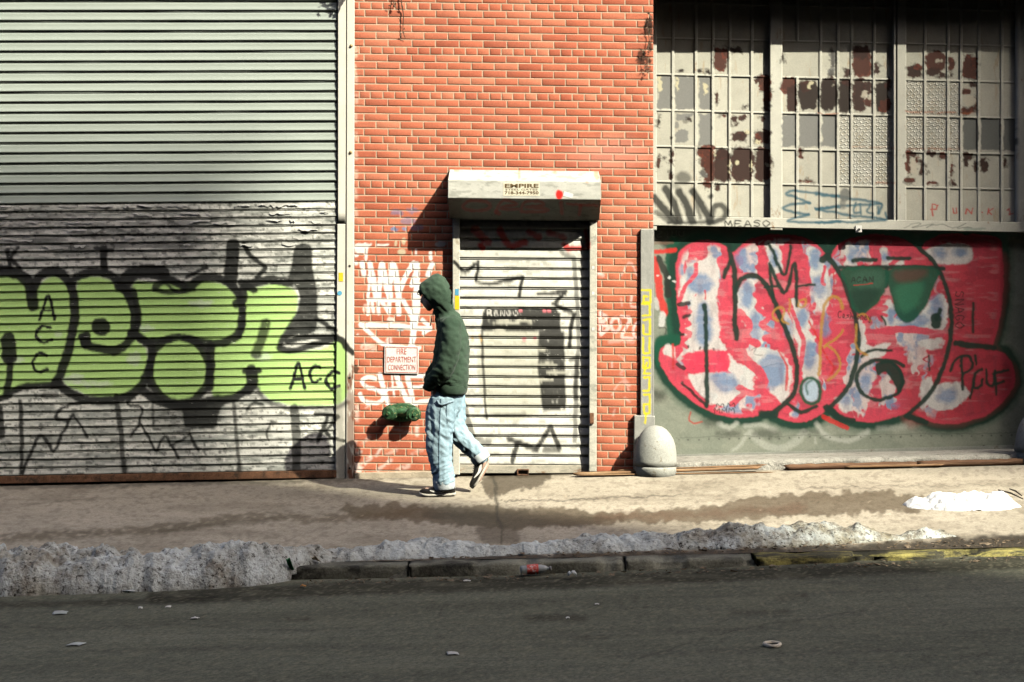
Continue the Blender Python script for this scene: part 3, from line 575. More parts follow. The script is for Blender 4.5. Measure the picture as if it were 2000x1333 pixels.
link('bottom_bar', quadbox([(-170, a + 5), (657, b), (657, b + 14), (-170, a + 19)], -.004, .06, .004), RUST, shutter)
IVORY = M('ivory_paint', (.70, .68, .59), var=.08, scale=3, col2=(.36, .20, .09), thr=(.66, .76), scale2=9, st2=(1, 1, .4), paint=True, rough=.55, spec=.35, bump=.12, bscale=70, fine=.06)
rail = link('guide_rail', panel([(660, -170), (676.5, -170), (674.5, 436), (660, 436)], .002, .09, 12, 30), IVORY, shutter)
rail2 = link('guide_rail', panel([(659, 438), (674.5, 438), (675, 936), (655, 936)], .005, .09, 16, 330, lc), IVORY, shutter)
jamb = link('jamb_angle', panel([(677.5, -170), (692.5, -170), (691, 944), (676, 944)], -.006, .09, 12, 500, lc), IVORY, shutter)
for x, y in [(686, 90), (685, 298)]:
    c = W(x, y, -.006); me = tube_mesh([c + Vector((0, d, 0)) for d in (.004, -.006, -.012, -.015)], [.014, .014, .010, .004], 10); link('bolt', me, M('brass_bolt', (.36, .26, .12), rough=.5, metal=.4), jamb)
for x, y in [(683, 520), (683, 738), (683, 915)]:
    c = W(x, y, -.006); me = tube_mesh([c + Vector((0, d, 0)) for d in (.004, -.003, -.005)], [.011, .011, .006], 10); link('bolt', me, M('dark_iron', (.04, .036, .03), rough=.7), jamb)
def sticker(x0, y0, x1, y1, y, mat, parent, rot=0.0, name='sticker', nn=1):
    o = link(name, quadbox([(x0, y0), (x1, y0), (x1, y1), (x0, y1)], y, y + .0025), mat, parent); return o
sticker(661.5, 533, 670, 550, .0025, M('yellow_print', (.78, .58, .03), var=.05, rough=.5, bump=0), rail2)
link('sticker', tube_mesh([W(663.5, 573, .005), W(663.5, 573, .0025)], .021, 16), M('blue_print', (.10, .36, .55), var=.05, rough=.5, bump=0), rail2)
# curled flakes of old paint on the upper painted slats
FL = M('paint_flake_skin', (.50, .50, .46), var=.12, scale=30, rough=.6, bump=.1); rr = random.Random(3)
for i in range(60):
    k = rr.choice([0, 0, 0, 1, 1, 2, 2, 3, 4, 5]); x = rr.uniform(-20, 640); l = lineL(k); u = (x - 25) / 610; y = l[0] * (1 - u) + l[1] * u + rr.uniform(3, 8)
    w, h = rr.uniform(8, 38), rr.uniform(3, 7.5); lift = rr.uniform(.003, .014); n, r = 7, 4; tilt = rr.uniform(-.25, .25)
    U, V = np.meshgrid(np.linspace(-1, 1, n), np.linspace(0, 1, r)); edge = .35 + .25 * np.sqrt(np.clip(1 - U ** 2, 0, 1)) + 1.0 * (vn(U * 2.6 + i * 3.7, V * 0 + 1, 4) - .3)
    PX = x + U * w / 2; PY = y + V * h * edge + U * tilt * h; s = S(YS); Y = YS - .006 - lift * (V ** 1.6) * (.6 + .4 * np.cos(U * 2))
    link('paint_flake', grid((PX - 1000) / s, Y, ZC - (PY - YH) / s), FL, shutter, True)

# ================================================================== SMALL ROLLER DOOR WITH HOOD
dc = Canvas(860, 320, 1185, 945, .8)
dc.layer(sstep(.54, .6, fbm(dc.gx / 30, dc.gy / 6, 71)) * .22, lin((150, 152, 140)))
dc.layer(sstep(.62, .68, fbm(dc.gx / 18, dc.gy / 5, 72)) * .45, lin((120, 122, 112)))
BS = lin((36, 36, 33)); DG = lin((66, 68, 62)); RED = lin((205, 38, 34))
dc.crop(640, 320, 2.0833)
dc.fill([(632, 690), (860, 690), (862, 1005), (645, 1005)], lin((168, 168, 145)), .5, 6)
dc.fill([(632, 600), (650, 588), (925, 588), (945, 605), (948, 682), (624, 682)], BS, .96, 3, curve=False, wear=.14); dc.fill([(858, 680), (962, 678), (970, 1000), (875, 1008), (856, 850)], BS, .95, 4, curve=False, wear=.18)
for x, y, rx, ry in [(890, 820, 40, 10), (720, 645, 70, 10), (800, 640, 40, 8), (880, 880, 40, 9), (700, 678, 30, 8), (930, 850, 40, 10), (870, 755, 24, 8)]: dc.ell(x, y, rx, ry, lin((190, 188, 172)), .8, 3, rag=5, rs=6)
for P, w, a in [([(515, 400), (560, 440), (612, 402), (605, 482), (660, 490), (792, 465), (780, 540)], 12, .85), ([(860, 530), (968, 520), (918, 570), (1004, 612), (988, 680), (984, 745)], 14, .85), ([(952, 360), (1000, 385), (1010, 500), (1022, 700), (1012, 900), (1006, 1130)], 15, .55), ([(988, 800), (1016, 790), (1010, 860), (1008, 960)], 15, .65), ([(628, 690), (635, 850), (646, 1040)], 9, .7), ([(738, 1122), (800, 1145), (850, 1166)], 18, .8), ([(772, 1140), (752, 1210)], 17, .8), ([(850, 1160), (906, 1072), (942, 1160)], 17, .8), ([(885, 1168), (940, 1160)], 22, .6), ([(550, 978), (575, 1060), (592, 1110)], 20, .6), ([(600, 1120), (655, 1135)], 22, .5), ([(640, 1030), (800, 1018)], 14, .4), ([(560, 350), (760, 345), (980, 352)], 10, .4)]: dc.stroke(P, w * 1.15, BS, min(1, a * 1.15), 2.6, curve=len(P) > 7, wear=.08)
for P, w, a in [([(600, 270), (650, 320)], 34, .7), ([(620, 335), (632, 345)], 22, .9), ([(700, 270), (740, 330), (800, 320)], 30, .8), ([(820, 280), (860, 300)], 26, .7), ([(960, 330), (990, 346), (1055, 340)], 22, .9), ([(1050, 275), (1062, 340)], 14, .9), ([(900, 280), (960, 300)], 24, .6)]: dc.stroke(P, w, RED, a, 3, wear=.2)
for x, y in [(880, 598), (900, 600), (800, 712), (842, 710), (785, 600)]: dc.ell(x, y, 8, 7, lin((225, 120, 130)), .85, 2)
dc.stroke([(590, 705), (592, 722)], 8, lin((214, 160, 50)), .6, 3); dc.stroke([(620, 702), (626, 724)], 8, lin((214, 160, 50)), .6, 3)
write(dc, 'RENGO', 650, 597, 26, 23, 2.6, lin((235, 232, 222)), .95, 1.2)
dc.crop(860, 320, 6.0606); R2 = lin((176, 34, 28))
dc.ring(430, 500, 160, 60, 42, R2, .8, 2.5)
for P, w in [([(660, 580), (720, 450), (860, 448), (900, 485), (720, 520), (800, 545), (920, 540)], 40), ([(960, 550), (1010, 450), (1180, 448), (1220, 490), (1020, 515), (1240, 530), (1250, 560), (960, 575)], 40), ([(1425, 458), (1440, 590)], 46), ([(1500, 480), (1860, 500)], 36), ([(1660, 490), (1640, 600)], 40), ([(660, 560), (700, 590)], 50)]: dc.stroke(P, w, R2, .78, 2.5)
dc.ell(1410, 372, 42, 54, lin((240, 40, 32)), 1, 2.5)
for x, y, rx, ry in [(930, 130, 14, 70), (1350, 90, 26, 24), (1850, 120, 34, 60), (170, 70, 60, 18), (1720, 120, 10, 14), (530, 105, 5, 12), (1740, 220, 12, 12), (600, 60, 300, 5), (1400, 72, 400, 6)]: dc.ell(x, y, rx, ry, lin((190, 130, 70)), .55, 3, rag=3, rs=5)
dc.ell(1880, 160, 10, 10, R2, .6); dc.ell(120, 120, 36, 70, lin((240, 238, 232)), .7, 3, rag=5)
dc.crop(0, 0, 1)
door = tag(empty('roller_door'), 'narrow white roll-down steel door with black tags under a projecting grey hood', 'door')
SLAT_D = M('door_painted', (.70, .69, .62), var=.08, scale=6, paint=True, rough=.5, spec=.4, bump=.18, bscale=70, bd=.003, fine=.08, col2=(.42, .36, .26), thr=(.66, .76), scale2=11, st2=(.5, 1, 3), wear=(30, .25, .36, (.5, 1, 1.5)))
PRD = [(0, -.013), (.04, -.013), (.055, -.001), (.1, 0), (.115, -.012), (.19, -.012), (.21, -.003), (.3, -.001), (.6, .003), (.85, .007), (.95, .006), (1, -.013)]
xsD = np.linspace(896, 1152, 210)
for k in range(-8, 18): link('slat', slat((562 + 19.2 * k, 563.5 + 19.2 * k), (562 + 19.2 * (k + 1), 563.5 + 19.2 * (k + 1)), xsD, PRD, -.012, dc, 900, 1145, .5), SLAT_D, door, True)
bar = link('bottom_bar', panel([(896, 908), (1150, 909.5), (1150, 925), (896, 925)], -.022, .02, 180, 12, dc), M('door_bar', (.48, .44, .35), var=.2, scale=8, col2=(.24, .12, .06), thr=(.58, .68), scale2=9, st2=(.6, 1, 1), paint=True, rough=.7, bump=.3, bscale=60), door)
for q in ([(1010, 917), (1033, 917), (1033, 919), (1010, 919)], [(1010, 927), (1033, 927), (1033, 929), (1010, 929)], [(1010, 919.2), (1012, 919.2), (1012, 926.8), (1010, 926.8)], [(1031, 919.2), (1033, 919.2), (1033, 926.8), (1031, 926.8)]): link('handle', quadbox(q, -.045, -.0225, .001), RUST, bar)
DR = M('door_rail', (.60, .58, .49), var=.1, scale=6, col2=(.33, .24, .12), thr=(.6, .72), scale2=6, st2=(1, 1, .5), rough=.55, bump=.15, bscale=80, paint=True)
ra = link('guide_rail', panel([(884, 420), (897.5, 420), (897.5, 928), (884, 928)], -.085, .02, 10, 240, dc), DR, door)
rb = link('guide_rail', panel([(1152, 420), (1166, 420), (1165, 922), (1150.5, 922)], -.085, .02, 10, 240, dc), DR, door)
link('latch', quadbox([(1152, 807), (1160, 807), (1160, 828), (1152, 828)], -.105, -.0852, .004), RUST, rb)
link('latch_plate', quadbox([(887.5, 808), (896.5, 808), (896.5, 836), (887.5, 836)], -.093, -.0852, .002), M('latch_cream', (.6, .52, .36), col2=(.2, .1, .05), thr=(.55, .62), scale2=20), ra)
sticker(888.5, 578, 897, 605, -.0875, MATS['yellow_print'], ra); sticker(889, 565, 896, 577, -.0877, MATS['blue_print'], ra)
for y in (520, 570, 640): sticker(1156, y, 1161, y + 6, -.0875, M('white_print', (.75, .74, .7), bump=0), rb)
# hood: six-sided box with end plates
HL, HR = 877.0, 1172.0; yF = -.35; sF = S(yF)
def hp(py, y): return (y, ZC - (py - YH) / S(y))
prof = [hp(333, -.004), hp(353, yF), hp(388.5, yF), hp(418, yF + .19), hp(428, -.10), hp(430, -.004)]
xl, xr = (HL - 1000) / sF, (HR - 1000) / sF
HOOD = M('hood_paint', (.60, .60, .54), var=.08, scale=5, paint=True, col2=(.46, .34, .2), thr=(.72, .84), scale2=7, rough=.5, spec=.4, bump=.1, bscale=60, fine=.07)
nx = 170; rows = []
for (y0, z0), (y1, z1) in zip(prof[:-1], prof[1:]):
    L = math.hypot(y1 - y0, z1 - z0); n = max(2, int(L / .008))
    rows += [(y0 + (y1 - y0) * j / n, z0 + (z1 - z0) * j / n) for j in range(n)]
rows.append(prof[-1]); Yh = np.repeat(np.array([r[0] for r in rows])[:, None], nx, 1); Zh = np.repeat(np.array([r[1] for r in rows])[:, None], nx, 1); Xh = np.repeat(np.linspace(xl, xr, nx)[None], len(rows), 0)
Zh += -.003 * np.sin(np.pi * (Xh - xl) / (xr - xl)) * (Zh < hp(400, yF)[1]); Zh -= .012 * Xh
me = grid(Xh, Yh, Zh); px, py = to_px(Xh, Yh, Zh); set_paint(me, dc.sample(px, py))
hood = link('hood', me, HOOD, door)
for x, sg in ((xl - .001, -1), (xr + .001, 1)):
    V = [(x, y, z - .012 * x) for y, z in prof] + [(x + sg * .006, y, z - .012 * x) for y, z in prof]; n = len(prof)
    F = [tuple(range(n)), tuple(range(n, 2 * n))[::-1]] + [(i, (i + 1) % n, (i + 1) % n + n, i + n) for i in range(n)]
    me = merge([pydata(V, F)]); set_paint(me, np.zeros((len(me.vertices), 4))); link('end_plate', me, HOOD, hood)
def onhood(px, py): s = sF; return (px - 1000) / s, ZC - (py - YH) / s
x0, z1 = onhood(983, 355.5); x1, z0 = onhood(1054, 383)
lab = link('name_label', boxmesh(x0, x1, yF - .003, yF - .0004, z0, z1), M('label_cream', (.74, .70, .55), var=.04, bump=0, rough=.6), hood)
INK = M('label_ink', (.13, .085, .035), var=.05, bump=0, rough=.6)
for body, ya, yb, xa, xb, of in [('EMPIRE', 359.5, 367.5, 986, 1052, .03), ('STEEL GATES', 369, 372.6, 987, 1050, .0), ('718-344-7950', 374, 380.2, 985.5, 1052, .03)]:
    X0_, Z1_ = onhood(xa, ya); X1_, Z0_ = onhood(xb, yb); link('lettering', text_mesh(body, X0_, X1_, Z0_, Z1_, yF - .0045, of), INK, lab)
st = link('sticker', boxmesh(-.042, .042, yF - .003, yF - .0006, -.021, .021), M('white_print', (.75, .74, .7), bump=0), hood); X_, Z_ = onhood(1110, 381); st.location = (X_, 0, Z_); st.rotation_euler = (0, .3, 0)

# ================================================================== RECESSED STEEL GATE (right): upper grid of panes, lower mural door
YG, YD = .45, .53
XJ = 5.15                                             # right jamb of the recess
uc = Canvas(1268, -60, 2010, 470, 1.0)
RU = lin((104, 48, 32)); RU2 = lin((66, 34, 26)); BRN = lin((40, 28, 22)); GP = lin((128, 128, 124)); CR = lin((206, 198, 165))
uc.crop(1270, 60, 3.3325)
def rust(x, y, rx, ry, c=RU, a=.97, rag=6, rs=7, seed=0):
    P = []
    for t in range(16):
        ct, st = math.cos(t * math.pi / 8), math.sin(t * math.pi / 8); k = (abs(ct) ** 4 + abs(st) ** 4) ** -.25; P.append((x + rx * 1.06 * ct * k, y + ry * 1.06 * st * k))
    uc.fill(P, c, a, 1.6, True, rag, rs, 0, seed)
    uc.fill(P, BRN, .55, 3, True, rag * 2.2, rs * .8, 0, seed + 3)
# grey repainted areas
for P in [[(48, 295), (140, 295), (140, 510), (48, 510)], [(163, 295), (290, 295), (290, 510), (163, 512)], [(315, 300), (400, 300), (400, 512), (315, 512)], [(318, 540), (400, 540), (400, 745), (312, 745)], [(165, 540), (290, 540), (240, 585), (165, 580)], [(858, 545), (945, 545), (945, 755), (858, 755)], [(968, 545), (1098, 545), (1098, 757), (968, 757)], [(1118, 545), (1212, 545), (1212, 757), (1118, 757)]]: uc.fill(P, GP, .95, 2, curve=False, rag=4, rs=8)
uc.ell(205, 695, 40, 50, GP, .95, 2, rag=8, rs=8); uc.ell(175, 615, 14, 22, GP, .9, 2, rag=4)
for x, y, rx, ry in [(60, 350, 14, 50), (355, 375, 18, 28), (180, 360, 8, 30), (362, 400, 10, 18), (170, 320, 10, 10)]: uc.ell(x, y, rx, ry, CR, .95, 2, rag=6, rs=6)
for x, y, rx, ry, c in [(455, 190, 38, 70, RU), (490, 150, 20, 30, RU), (560, 128, 36, 16, BRN), (745, 340, 38, 50, RU), (765, 430, 18, 60, RU), (765, 490, 20, 30, RU2), (700, 320, 14, 18, RU2), (600, 570, 24, 18, RU2), (545, 580, 14, 18, RU2), (570, 690, 38, 28, RU2), (610, 690, 14, 26, RU2), (735, 690, 48, 38, RU2), (700, 700, 18, 30, RU), (475, 552, 16, 10, RU), (730, 570, 12, 12, RU2), (550, 615, 14, 14, RU2), (612, 497, 12, 8, BRN), (430, 440, 8, 30, RU2),
                       (370, 820, 44, 70, RU), (385, 900, 32, 90, RU), (345, 790, 34, 26, RU), (345, 940, 22, 22, GP), (470, 880, 52, 100, RU2), (470, 800, 40, 30, RU2), (600, 870, 68, 104, RU2), (735, 870, 52, 104, RU2), (375, 1008, 18, 16, RU), (440, 1020, 16, 18, RU2), (50, 850, 8, 40, RU2), (135, 800, 8, 20, RU2), (135, 850, 8, 20, RU2), (135, 940, 8, 20, RU2), (88, 830, 6, 6, BRN), (55, 590, 6, 40, BRN), (130, 700, 8, 10, BRN), (200, 262, 12, 6, BRN), (330, 262, 12, 9, BRN), (372, 268, 14, 9, BRN), (250, 585, 16, 7, BRN),
                       (1190, 180, 20, 60, GP), (1180, 270, 22, 22, GP), (900, 360, 42, 48, RU), (925, 440, 30, 80, RU2), (1030, 420, 60, 86, BRN), (1010, 360, 30, 30, RU2), (1165, 420, 50, 84, BRN), (1160, 340, 40, 30, RU2), (978, 800, 14, 24, RU), (1020, 980, 40, 5, RU), (865, 180, 6, 30, BRN)]: rust(x, y, rx, ry, c, seed=int(x))
for x, y, rx, ry in [(420, 800, 10, 10), (560, 860, 16, 14), (765, 870, 8, 12), (655, 880, 5, 40), (515, 890, 5, 40), (630, 670, 10, 14), (705, 720, 14, 10), (1040, 350, 14, 24)]: uc.ell(x, y, rx, ry, CR, .9, 1.6, rag=6, rs=6)
uc.crop(1600, 60, 3.3325)
for x, y, rx, ry, c in [(280, 210, 58, 88, RU), (270, 140, 50, 40, RU2), (375, 245, 14, 30, RU2), (185, 275, 16, 26, RU2), (60, 420, 44, 90, BRN), (165, 430, 36, 96, BRN), (180, 340, 22, 20, RU2), (260, 420, 38, 100, RU2), (320, 370, 26, 40, RU2), (320, 470, 20, 24, RU), (410, 430, 40, 92, BRN), (430, 490, 34, 40, RU), (450, 350, 20, 24, RU2), (620, 265, 44, 36, RU2), (640, 240, 20, 18, RU), (760, 200, 60, 60, RU), (740, 270, 40, 26, RU2), (800, 290, 24, 14, RU2), (860, 215, 16, 40, RU), (862, 290, 12, 16, RU2), (980, 240, 40, 70, RU), (1005, 200, 18, 24, RU), (975, 520, 40, 18, RU), (1020, 480, 10, 40, RU), (1000, 350, 20, 14, RU2), (955, 400, 20, 14, RU),
                       (600, 800, 30, 18, RU2), (580, 850, 14, 70, RU), (590, 980, 26, 14, RU), (640, 840, 12, 20, RU), (665, 890, 8, 40, RU2), (730, 800, 30, 10, RU2), (805, 815, 18, 20, RU), (955, 840, 16, 40, RU2), (975, 820, 18, 16, RU2), (860, 930, 8, 60, RU), (875, 995, 16, 8, RU2), (1075, 880, 22, 34, RU2), (1020, 885, 10, 24, RU2), (1210, 860, 8, 30, RU2), (700, 905, 6, 26, RU2), (730, 995, 30, 7, RU)]: rust(x, y, rx, ry, c, seed=int(x))
for x, y, rx, ry in [(300, 410, 18, 22), (330, 440, 10, 12), (985, 460, 36, 40), (780, 200, 20, 16), (95, 350, 10, 10), (620, 890, 26, 50)]: uc.ell(x, y, rx, ry, lin((198, 190, 172)), .85, 2, rag=7, rs=7)
for P in [[(938, 575), (1035, 575), (1035, 775), (938, 775)], [(1055, 575), (1182, 575), (1182, 780), (1055, 780)], [(1200, 580), (1285, 580), (1285, 780), (1200, 780)]]: uc.fill(P, lin((105, 108, 104)), .95, 2, curve=False, rag=3)
for y, xa, xb, a in [(530, 565, 915, .7), (765, 565, 915, .5), (540, 0, 120, .8), (760, 215, 490, .4), (992, 370, 490, .6), (535, 940, 1035, .7)]: uc.stroke([(xa, y), ((xa + xb) / 2, y + 4), (xb, y + 2)], 12, lin((165, 92, 48)), a, 3, wear=.4)
# spray tags
TE = lin((52, 96, 112)); SP = lin((48, 50, 46))
uc.crop(1270, 60, 3.3325)
for P, w, a in [([(30, 1090), (90, 1165), (165, 1245)], 42, .8), ([(40, 1180), (130, 1245)], 30, .6), ([(100, 1030), (150, 1120), (192, 1240)], 44, .8), ([(190, 1050), (240, 1150), (272, 1242)], 46, .8), ([(280, 1045), (335, 1135), (392, 1242)], 44, .8), ([(300, 1130), (325, 1220)], 24, .6), ([(400, 1205), (420, 1150), (465, 1138), (495, 1180), (470, 1225), (380, 1248)], 34, .75), ([(120, 1252), (260, 1250), (390, 1246)], 18, .7)]: uc.stroke(P, w * 1.1, lin((34, 36, 33)), min(1, a * 1.15), 5)
uc.ell(215, 960, 52, 42, SP, .7, 7); uc.ell(160, 1010, 34, 24, SP, .4, 8); uc.ell(395, 1080, 17, 18, SP, .85, 4)
write(uc, 'MEASO', 486, 1238, 62, 40, 8, lin((30, 30, 28)), .95, 1.2)
for P in [[(1233, 1075), (1080, 1058), (940, 1046), (882, 1064), (960, 1090), (1042, 1120)], [(1042, 1118), (930, 1130), (862, 1160), (940, 1180), (1030, 1196)], [(1030, 1196), (940, 1218), (902, 1242), (1060, 1250), (1233, 1246)], [(1080, 1160), (1160, 1152), (1233, 1150)]]: uc.stroke(P, 18, TE, .85, 3)
uc.crop(1600, 60, 3.3325)
for P, w in [([(-20, 1068), (120, 1080), (260, 1102), (400, 1130), (385, 1190)], 18), ([(-20, 1155), (160, 1138), (400, 1130)], 16), ([(-20, 1160), (200, 1200), (430, 1232)], 17), ([(-20, 1248), (200, 1245), (430, 1235), (432, 1185)], 17), ([(240, 1120), (225, 1180), (260, 1185)], 15), ([(270, 1130), (268, 1195)], 14), ([(330, 1130), (310, 1180), (345, 1190), (340, 1215)], 15), ([(385, 1150), (380, 1195)], 15)]: uc.stroke(P, w, TE, .85, 3)
uc.ell(170, 1070, 34, 42, lin((105, 107, 104)), .85, 4); uc.ell(155, 1130, 20, 34, lin((105, 107, 104)), .7, 4)
PR = lin((196, 62, 52))
for P in [[(742, 1202), (736, 1135), (772, 1135), (762, 1165), (728, 1170)], [(868, 1152), (876, 1190), (895, 1188), (895, 1152)], [(955, 1196), (962, 1156), (995, 1196), (1000, 1156)], [(1102, 1155), (1098, 1197)], [(1128, 1155), (1102, 1176), (1128, 1197)], [(1225, 1170), (1242, 1160), (1236, 1195), (1262, 1190)]]: uc.stroke(P, 8, PR, .9, 1.4, curve=False)
uc.ell(1062, 1185, 5, 5, PR, .9)
uc.stroke([(555, 1285), (620, 1255), (660, 1262), (600, 1284), (740, 1262), (700, 1284), (800, 1260), (870, 1282), (960, 1256), (900, 1284), (1000, 1280)], 4, lin((60, 75, 66)), .8, 1.2); uc.ell(1010, 1292, 70, 9, lin((60, 110, 96)), .5, 4)
uc.crop(0, 0, 1)

gate = tag(empty('steel_window_grid'), 'peeling cream steel grid of small painted-over panes above the pink mural', 'window')
PW = dict(paint=True, rough=.6, spec=.35, bump=.2, bscale=70, bd=.003, fine=.08)
P_WHITE = M('pane_cream', (.53, .515, .43), var=.08, scale=7, col2=(.44, .31, .17), thr=(.58, .76), scale2=9, st2=(1.6, 1, .35), rnd=.08, **PW)
def tread_mat():
    t = NT('pane_tread')
    c = t.mix(t.ramp(t.noise(6, 4), .35, .65), (.47, .47, .41), (.58, .57, .50))
    hs = []
    for rot, off in ((.785, 0), (-.785, .5)):
        mp = t.n('ShaderNodeMapping'); mp.inputs['Rotation'].default_value = (0, rot, 0); mp.inputs['Scale'].default_value = (1, 1, 1); t.l(t.pos, mp.inputs['Vector'])
        sx = t.n('ShaderNodeSeparateXYZ'); t.l(mp.outputs[0], sx.inputs[0])
        a = t.math('ABSOLUTE', t.math('SUBTRACT', t.math('FRACT', t.math('ADD', t.math('MULTIPLY', sx.outputs[0], 24), off)), .5)); b = t.math('ABSOLUTE', t.math('SUBTRACT', t.math('FRACT', t.math('ADD', t.math('MULTIPLY', sx.outputs[2], 24), off)), .5))
        hs.append(t.math('MULTIPLY', t.ramp(a, .42, .30), t.ramp(b, .2, .08)))
    h = t.math('MAXIMUM', hs[0], hs[1]); ru = t.math('MULTIPLY', t.math('SUBTRACT', 1.0, h), t.ramp(t.noise(9, 5, .7), .42, .62))
    c = t.mix(t.math('MULTIPLY', ru, .45), c, (.33, .24, .12))
    p = t.attr('paint'); inv = t.math('SUBTRACT', 1.0, p.outputs['Alpha']); gi = t.n('ShaderNodeCombineColor'); [t.l(inv, gi.inputs[i]) for i in range(3)]
    c = t.mix(1.0, t.mix(1.0, c, gi.outputs[0], 'MULTIPLY'), p.outputs['Color'], 'ADD')
    t.bump(h, .9, .006); return t.done(c, .55, .4)
P_TREAD = tread_mat()
FR = M('gate_frame', (.58, .57, .49), var=.08, scale=6, col2=(.34, .20, .10), thr=(.62, .72), scale2=8, st2=(1, 1, .5), **PW)
HS = .0226
rowsY = [-62.0, 8.0, 78.0, 148.0, 218.3, 288.6, 357.5, 424.0]                 # at x = 1420
def ry(j, x): return rowsY[j] + (HS if j < 7 else .0185) * (x - 1420)
bays = [[1281, 1314.4, 1359.4, 1392.4, 1425.4, 1468.7, 1505], [1527, 1557.4, 1603, 1636.7, 1663.6, 1707.4, 1747], [1768.5, 1807, 1852, 1877.5, 1912, 1957, 1987]]
tread = {(1, 4): (3, 4, 5), (1, 5): (3, 4, 5), (2, 3): (0, 1, 2), (2, 4): (0, 1, 2)}
for b, xs in enumerate(bays):
    for j in range(7):
        cols = [(i, xs[i], xs[i + 1]) for i in range(6)]
        if b == 1 and j == 2: cols = [(0, xs[0], xs[2])] + cols[2:]
        for i, a, c in cols:
            a2, c2 = a - .5, c + .5; q = [(a2, ry(j, a2) - .5), (c2, ry(j, c2) - .5), (c2, ry(j + 1, c2) + .5), (a2, ry(j + 1, a2) + .5)]
            me = panel(q, YG + .022 + random.uniform(-.003, .003), YG + .034, max(4, int((c - a) / 1.5)), 46, uc)
            link('pane', me, P_TREAD if i in tread.get((b, j), ()) else P_WHITE, gate)
    # bars: verticals split between the rows of rails, horizontals run through
    for i in range(1, 6):
        x = xs[i]; w = 2.6
        segs = [(0, 7)] if not (b == 1 and i == 1) else [(0, 2), (3, 7)]
        for ja, jb in segs: link('glazing_bar', panel([(x - w, ry(ja, x)), (x + w, ry(ja, x)), (x + w, ry(jb, x)), (x - w, ry(jb, x))], YG + .012, YG + .024, 6, 300, uc), FR, gate)
    for j in range(1, 7):
        a, c = xs[0] - 1, xs[-1] + 1; link('glazing_rail', panel([(a, ry(j, a) - 1.9), (c, ry(j, c) - 1.9), (c, ry(j, c) + 1.9), (a, ry(j, a) + 1.9)], YG + .014, YG + .024, 150, 5, uc), FR, gate)
for xa, xb in [(1271, 1282.5), (1504, 1528), (1746, 1749.6), (1752.5, 1770), (1986, 2078)]:
    link('stile', panel([(xa, -120), (xb, -120), (xb, 450), (xa, 450)], YG - .028, YG + .04, 14, 260, uc), FR, gate)
link('bottom_rail', panel([(1268, 421.5), (2078, 436), (2078, 455.5), (1268, 440.5)], YG - .032, YG + .06, 460, 18, uc), FR, gate)
c = W(1677, 449, YG - .05); hk = link('hasp', quadbox([(1671.5, 441), (1683.5, 441), (1683.5, 454), (1671.5, 454)], YG - .045, YG - .0325, .002), M('white_print', (.75, .74, .7), bump=0), gate)
link('padlock', tube_mesh([W(1678, 448.5, YG - .046), W(1678, 448.5, YG - .062)], .011, 10), MATS['dark_iron'], hk)

# ---- mural
mc = Canvas(1262, 430, 2010, 905, 1.0)
BASE = lin((136, 142, 128)); PINK = lin((216, 74, 94), .86); PINK2 = lin((184, 54, 64), .86); GRN = lin((8, 74, 54)); DGN = lin((10, 42, 34)); BLU = lin((112, 140, 178), .85); WHI = lin((212, 212, 208), .9); GOLD = lin((176, 132, 58))
mc.layer(np.full(mc.gx.shape, 1.0), BASE); mc.layer(sstep(.5, .66, fbm(mc.gx / 40, mc.gy / 30, 81)) * .35, lin((158, 160, 144))); mc.layer(sstep(.56, .7, fbm(mc.gx / 14, mc.gy / 10, 82)) * .25, lin((110, 116, 104)))
mc.crop(1220, 400, 2.381)
SIL = [(165, 690), (165, 740), (205, 810), (275, 885), (370, 950), (480, 988), (600, 985), (655, 962), (705, 985), (765, 1005), (840, 1008), (915, 975), (958, 938), (1010, 985), (1090, 1010), (1180, 1010), (1270, 985), (1335, 968), (1400, 1005), (1480, 1022), (1570, 1015), (1680, 980), (1770, 910), (1815, 830), (1805, 745), (1765, 695), (1715, 668), (1740, 560), (1755, 440), (1760, 280), (1752, 195), (1720, 150), (1600, 140), (1480, 140), (1410, 168), (1370, 208), (1300, 165), (1200, 142), (1080, 150), (1000, 180), (948, 238), (900, 190), (830, 152), (720, 140), (620, 150), (545, 182), (508, 222), (480, 195), (420, 172), (340, 170), (275, 202), (240, 270), (240, 400), (250, 520), (262, 635), (240, 658), (200, 652), (172, 668)]
mc.fill([(130, 110), (1840, 110), (1840, 150), (1700, 175), (1380, 235), (1200, 180), (950, 260), (720, 180), (510, 250), (350, 190), (230, 240), (130, 150)], DGN, .85, 8, curve=False)  # dark green ground between letter tops, with lintel shade painted in
mc.fill([(195, 200), (260, 190), (262, 640), (200, 640)], GRN, .95, 5, rag=3)
mc.stroke(SIL, 92, GRN, .6, 14, closed=True); mc.stroke(SIL, 66, lin((8, 52, 40)), .97, 6, closed=True)
mc.fill([(150, 620), (240, 600), (260, 660), (190, 700), (150, 760), (140, 680)], GRN, .95, 5)
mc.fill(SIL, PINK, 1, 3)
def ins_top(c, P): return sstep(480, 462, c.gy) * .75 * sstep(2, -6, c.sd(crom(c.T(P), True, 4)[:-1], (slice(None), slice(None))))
mc.layer(ins_top(mc, SIL), lin((70, 22, 28)))  # shade under the upper rail painted over the letter tops as maroon
mc.fill([(1340, 300), (1520, 280), (1760, 240), (1740, 560), (1715, 668), (1815, 780), (1770, 910), (1570, 1015), (1400, 1005), (1300, 960)], PINK2, .6, 26)
g = np.random.RandomState(2)
sd_ = mc.sd(crom(mc.T(SIL), True, 4)[:-1], (slice(None), slice(None))); ins = sstep(-4, -14, sd_)
mc.layer(ins * sstep(.52, .62, fbm(mc.gx / 26, mc.gy / 15, 141)) * .34, lin((120, 36, 52)))
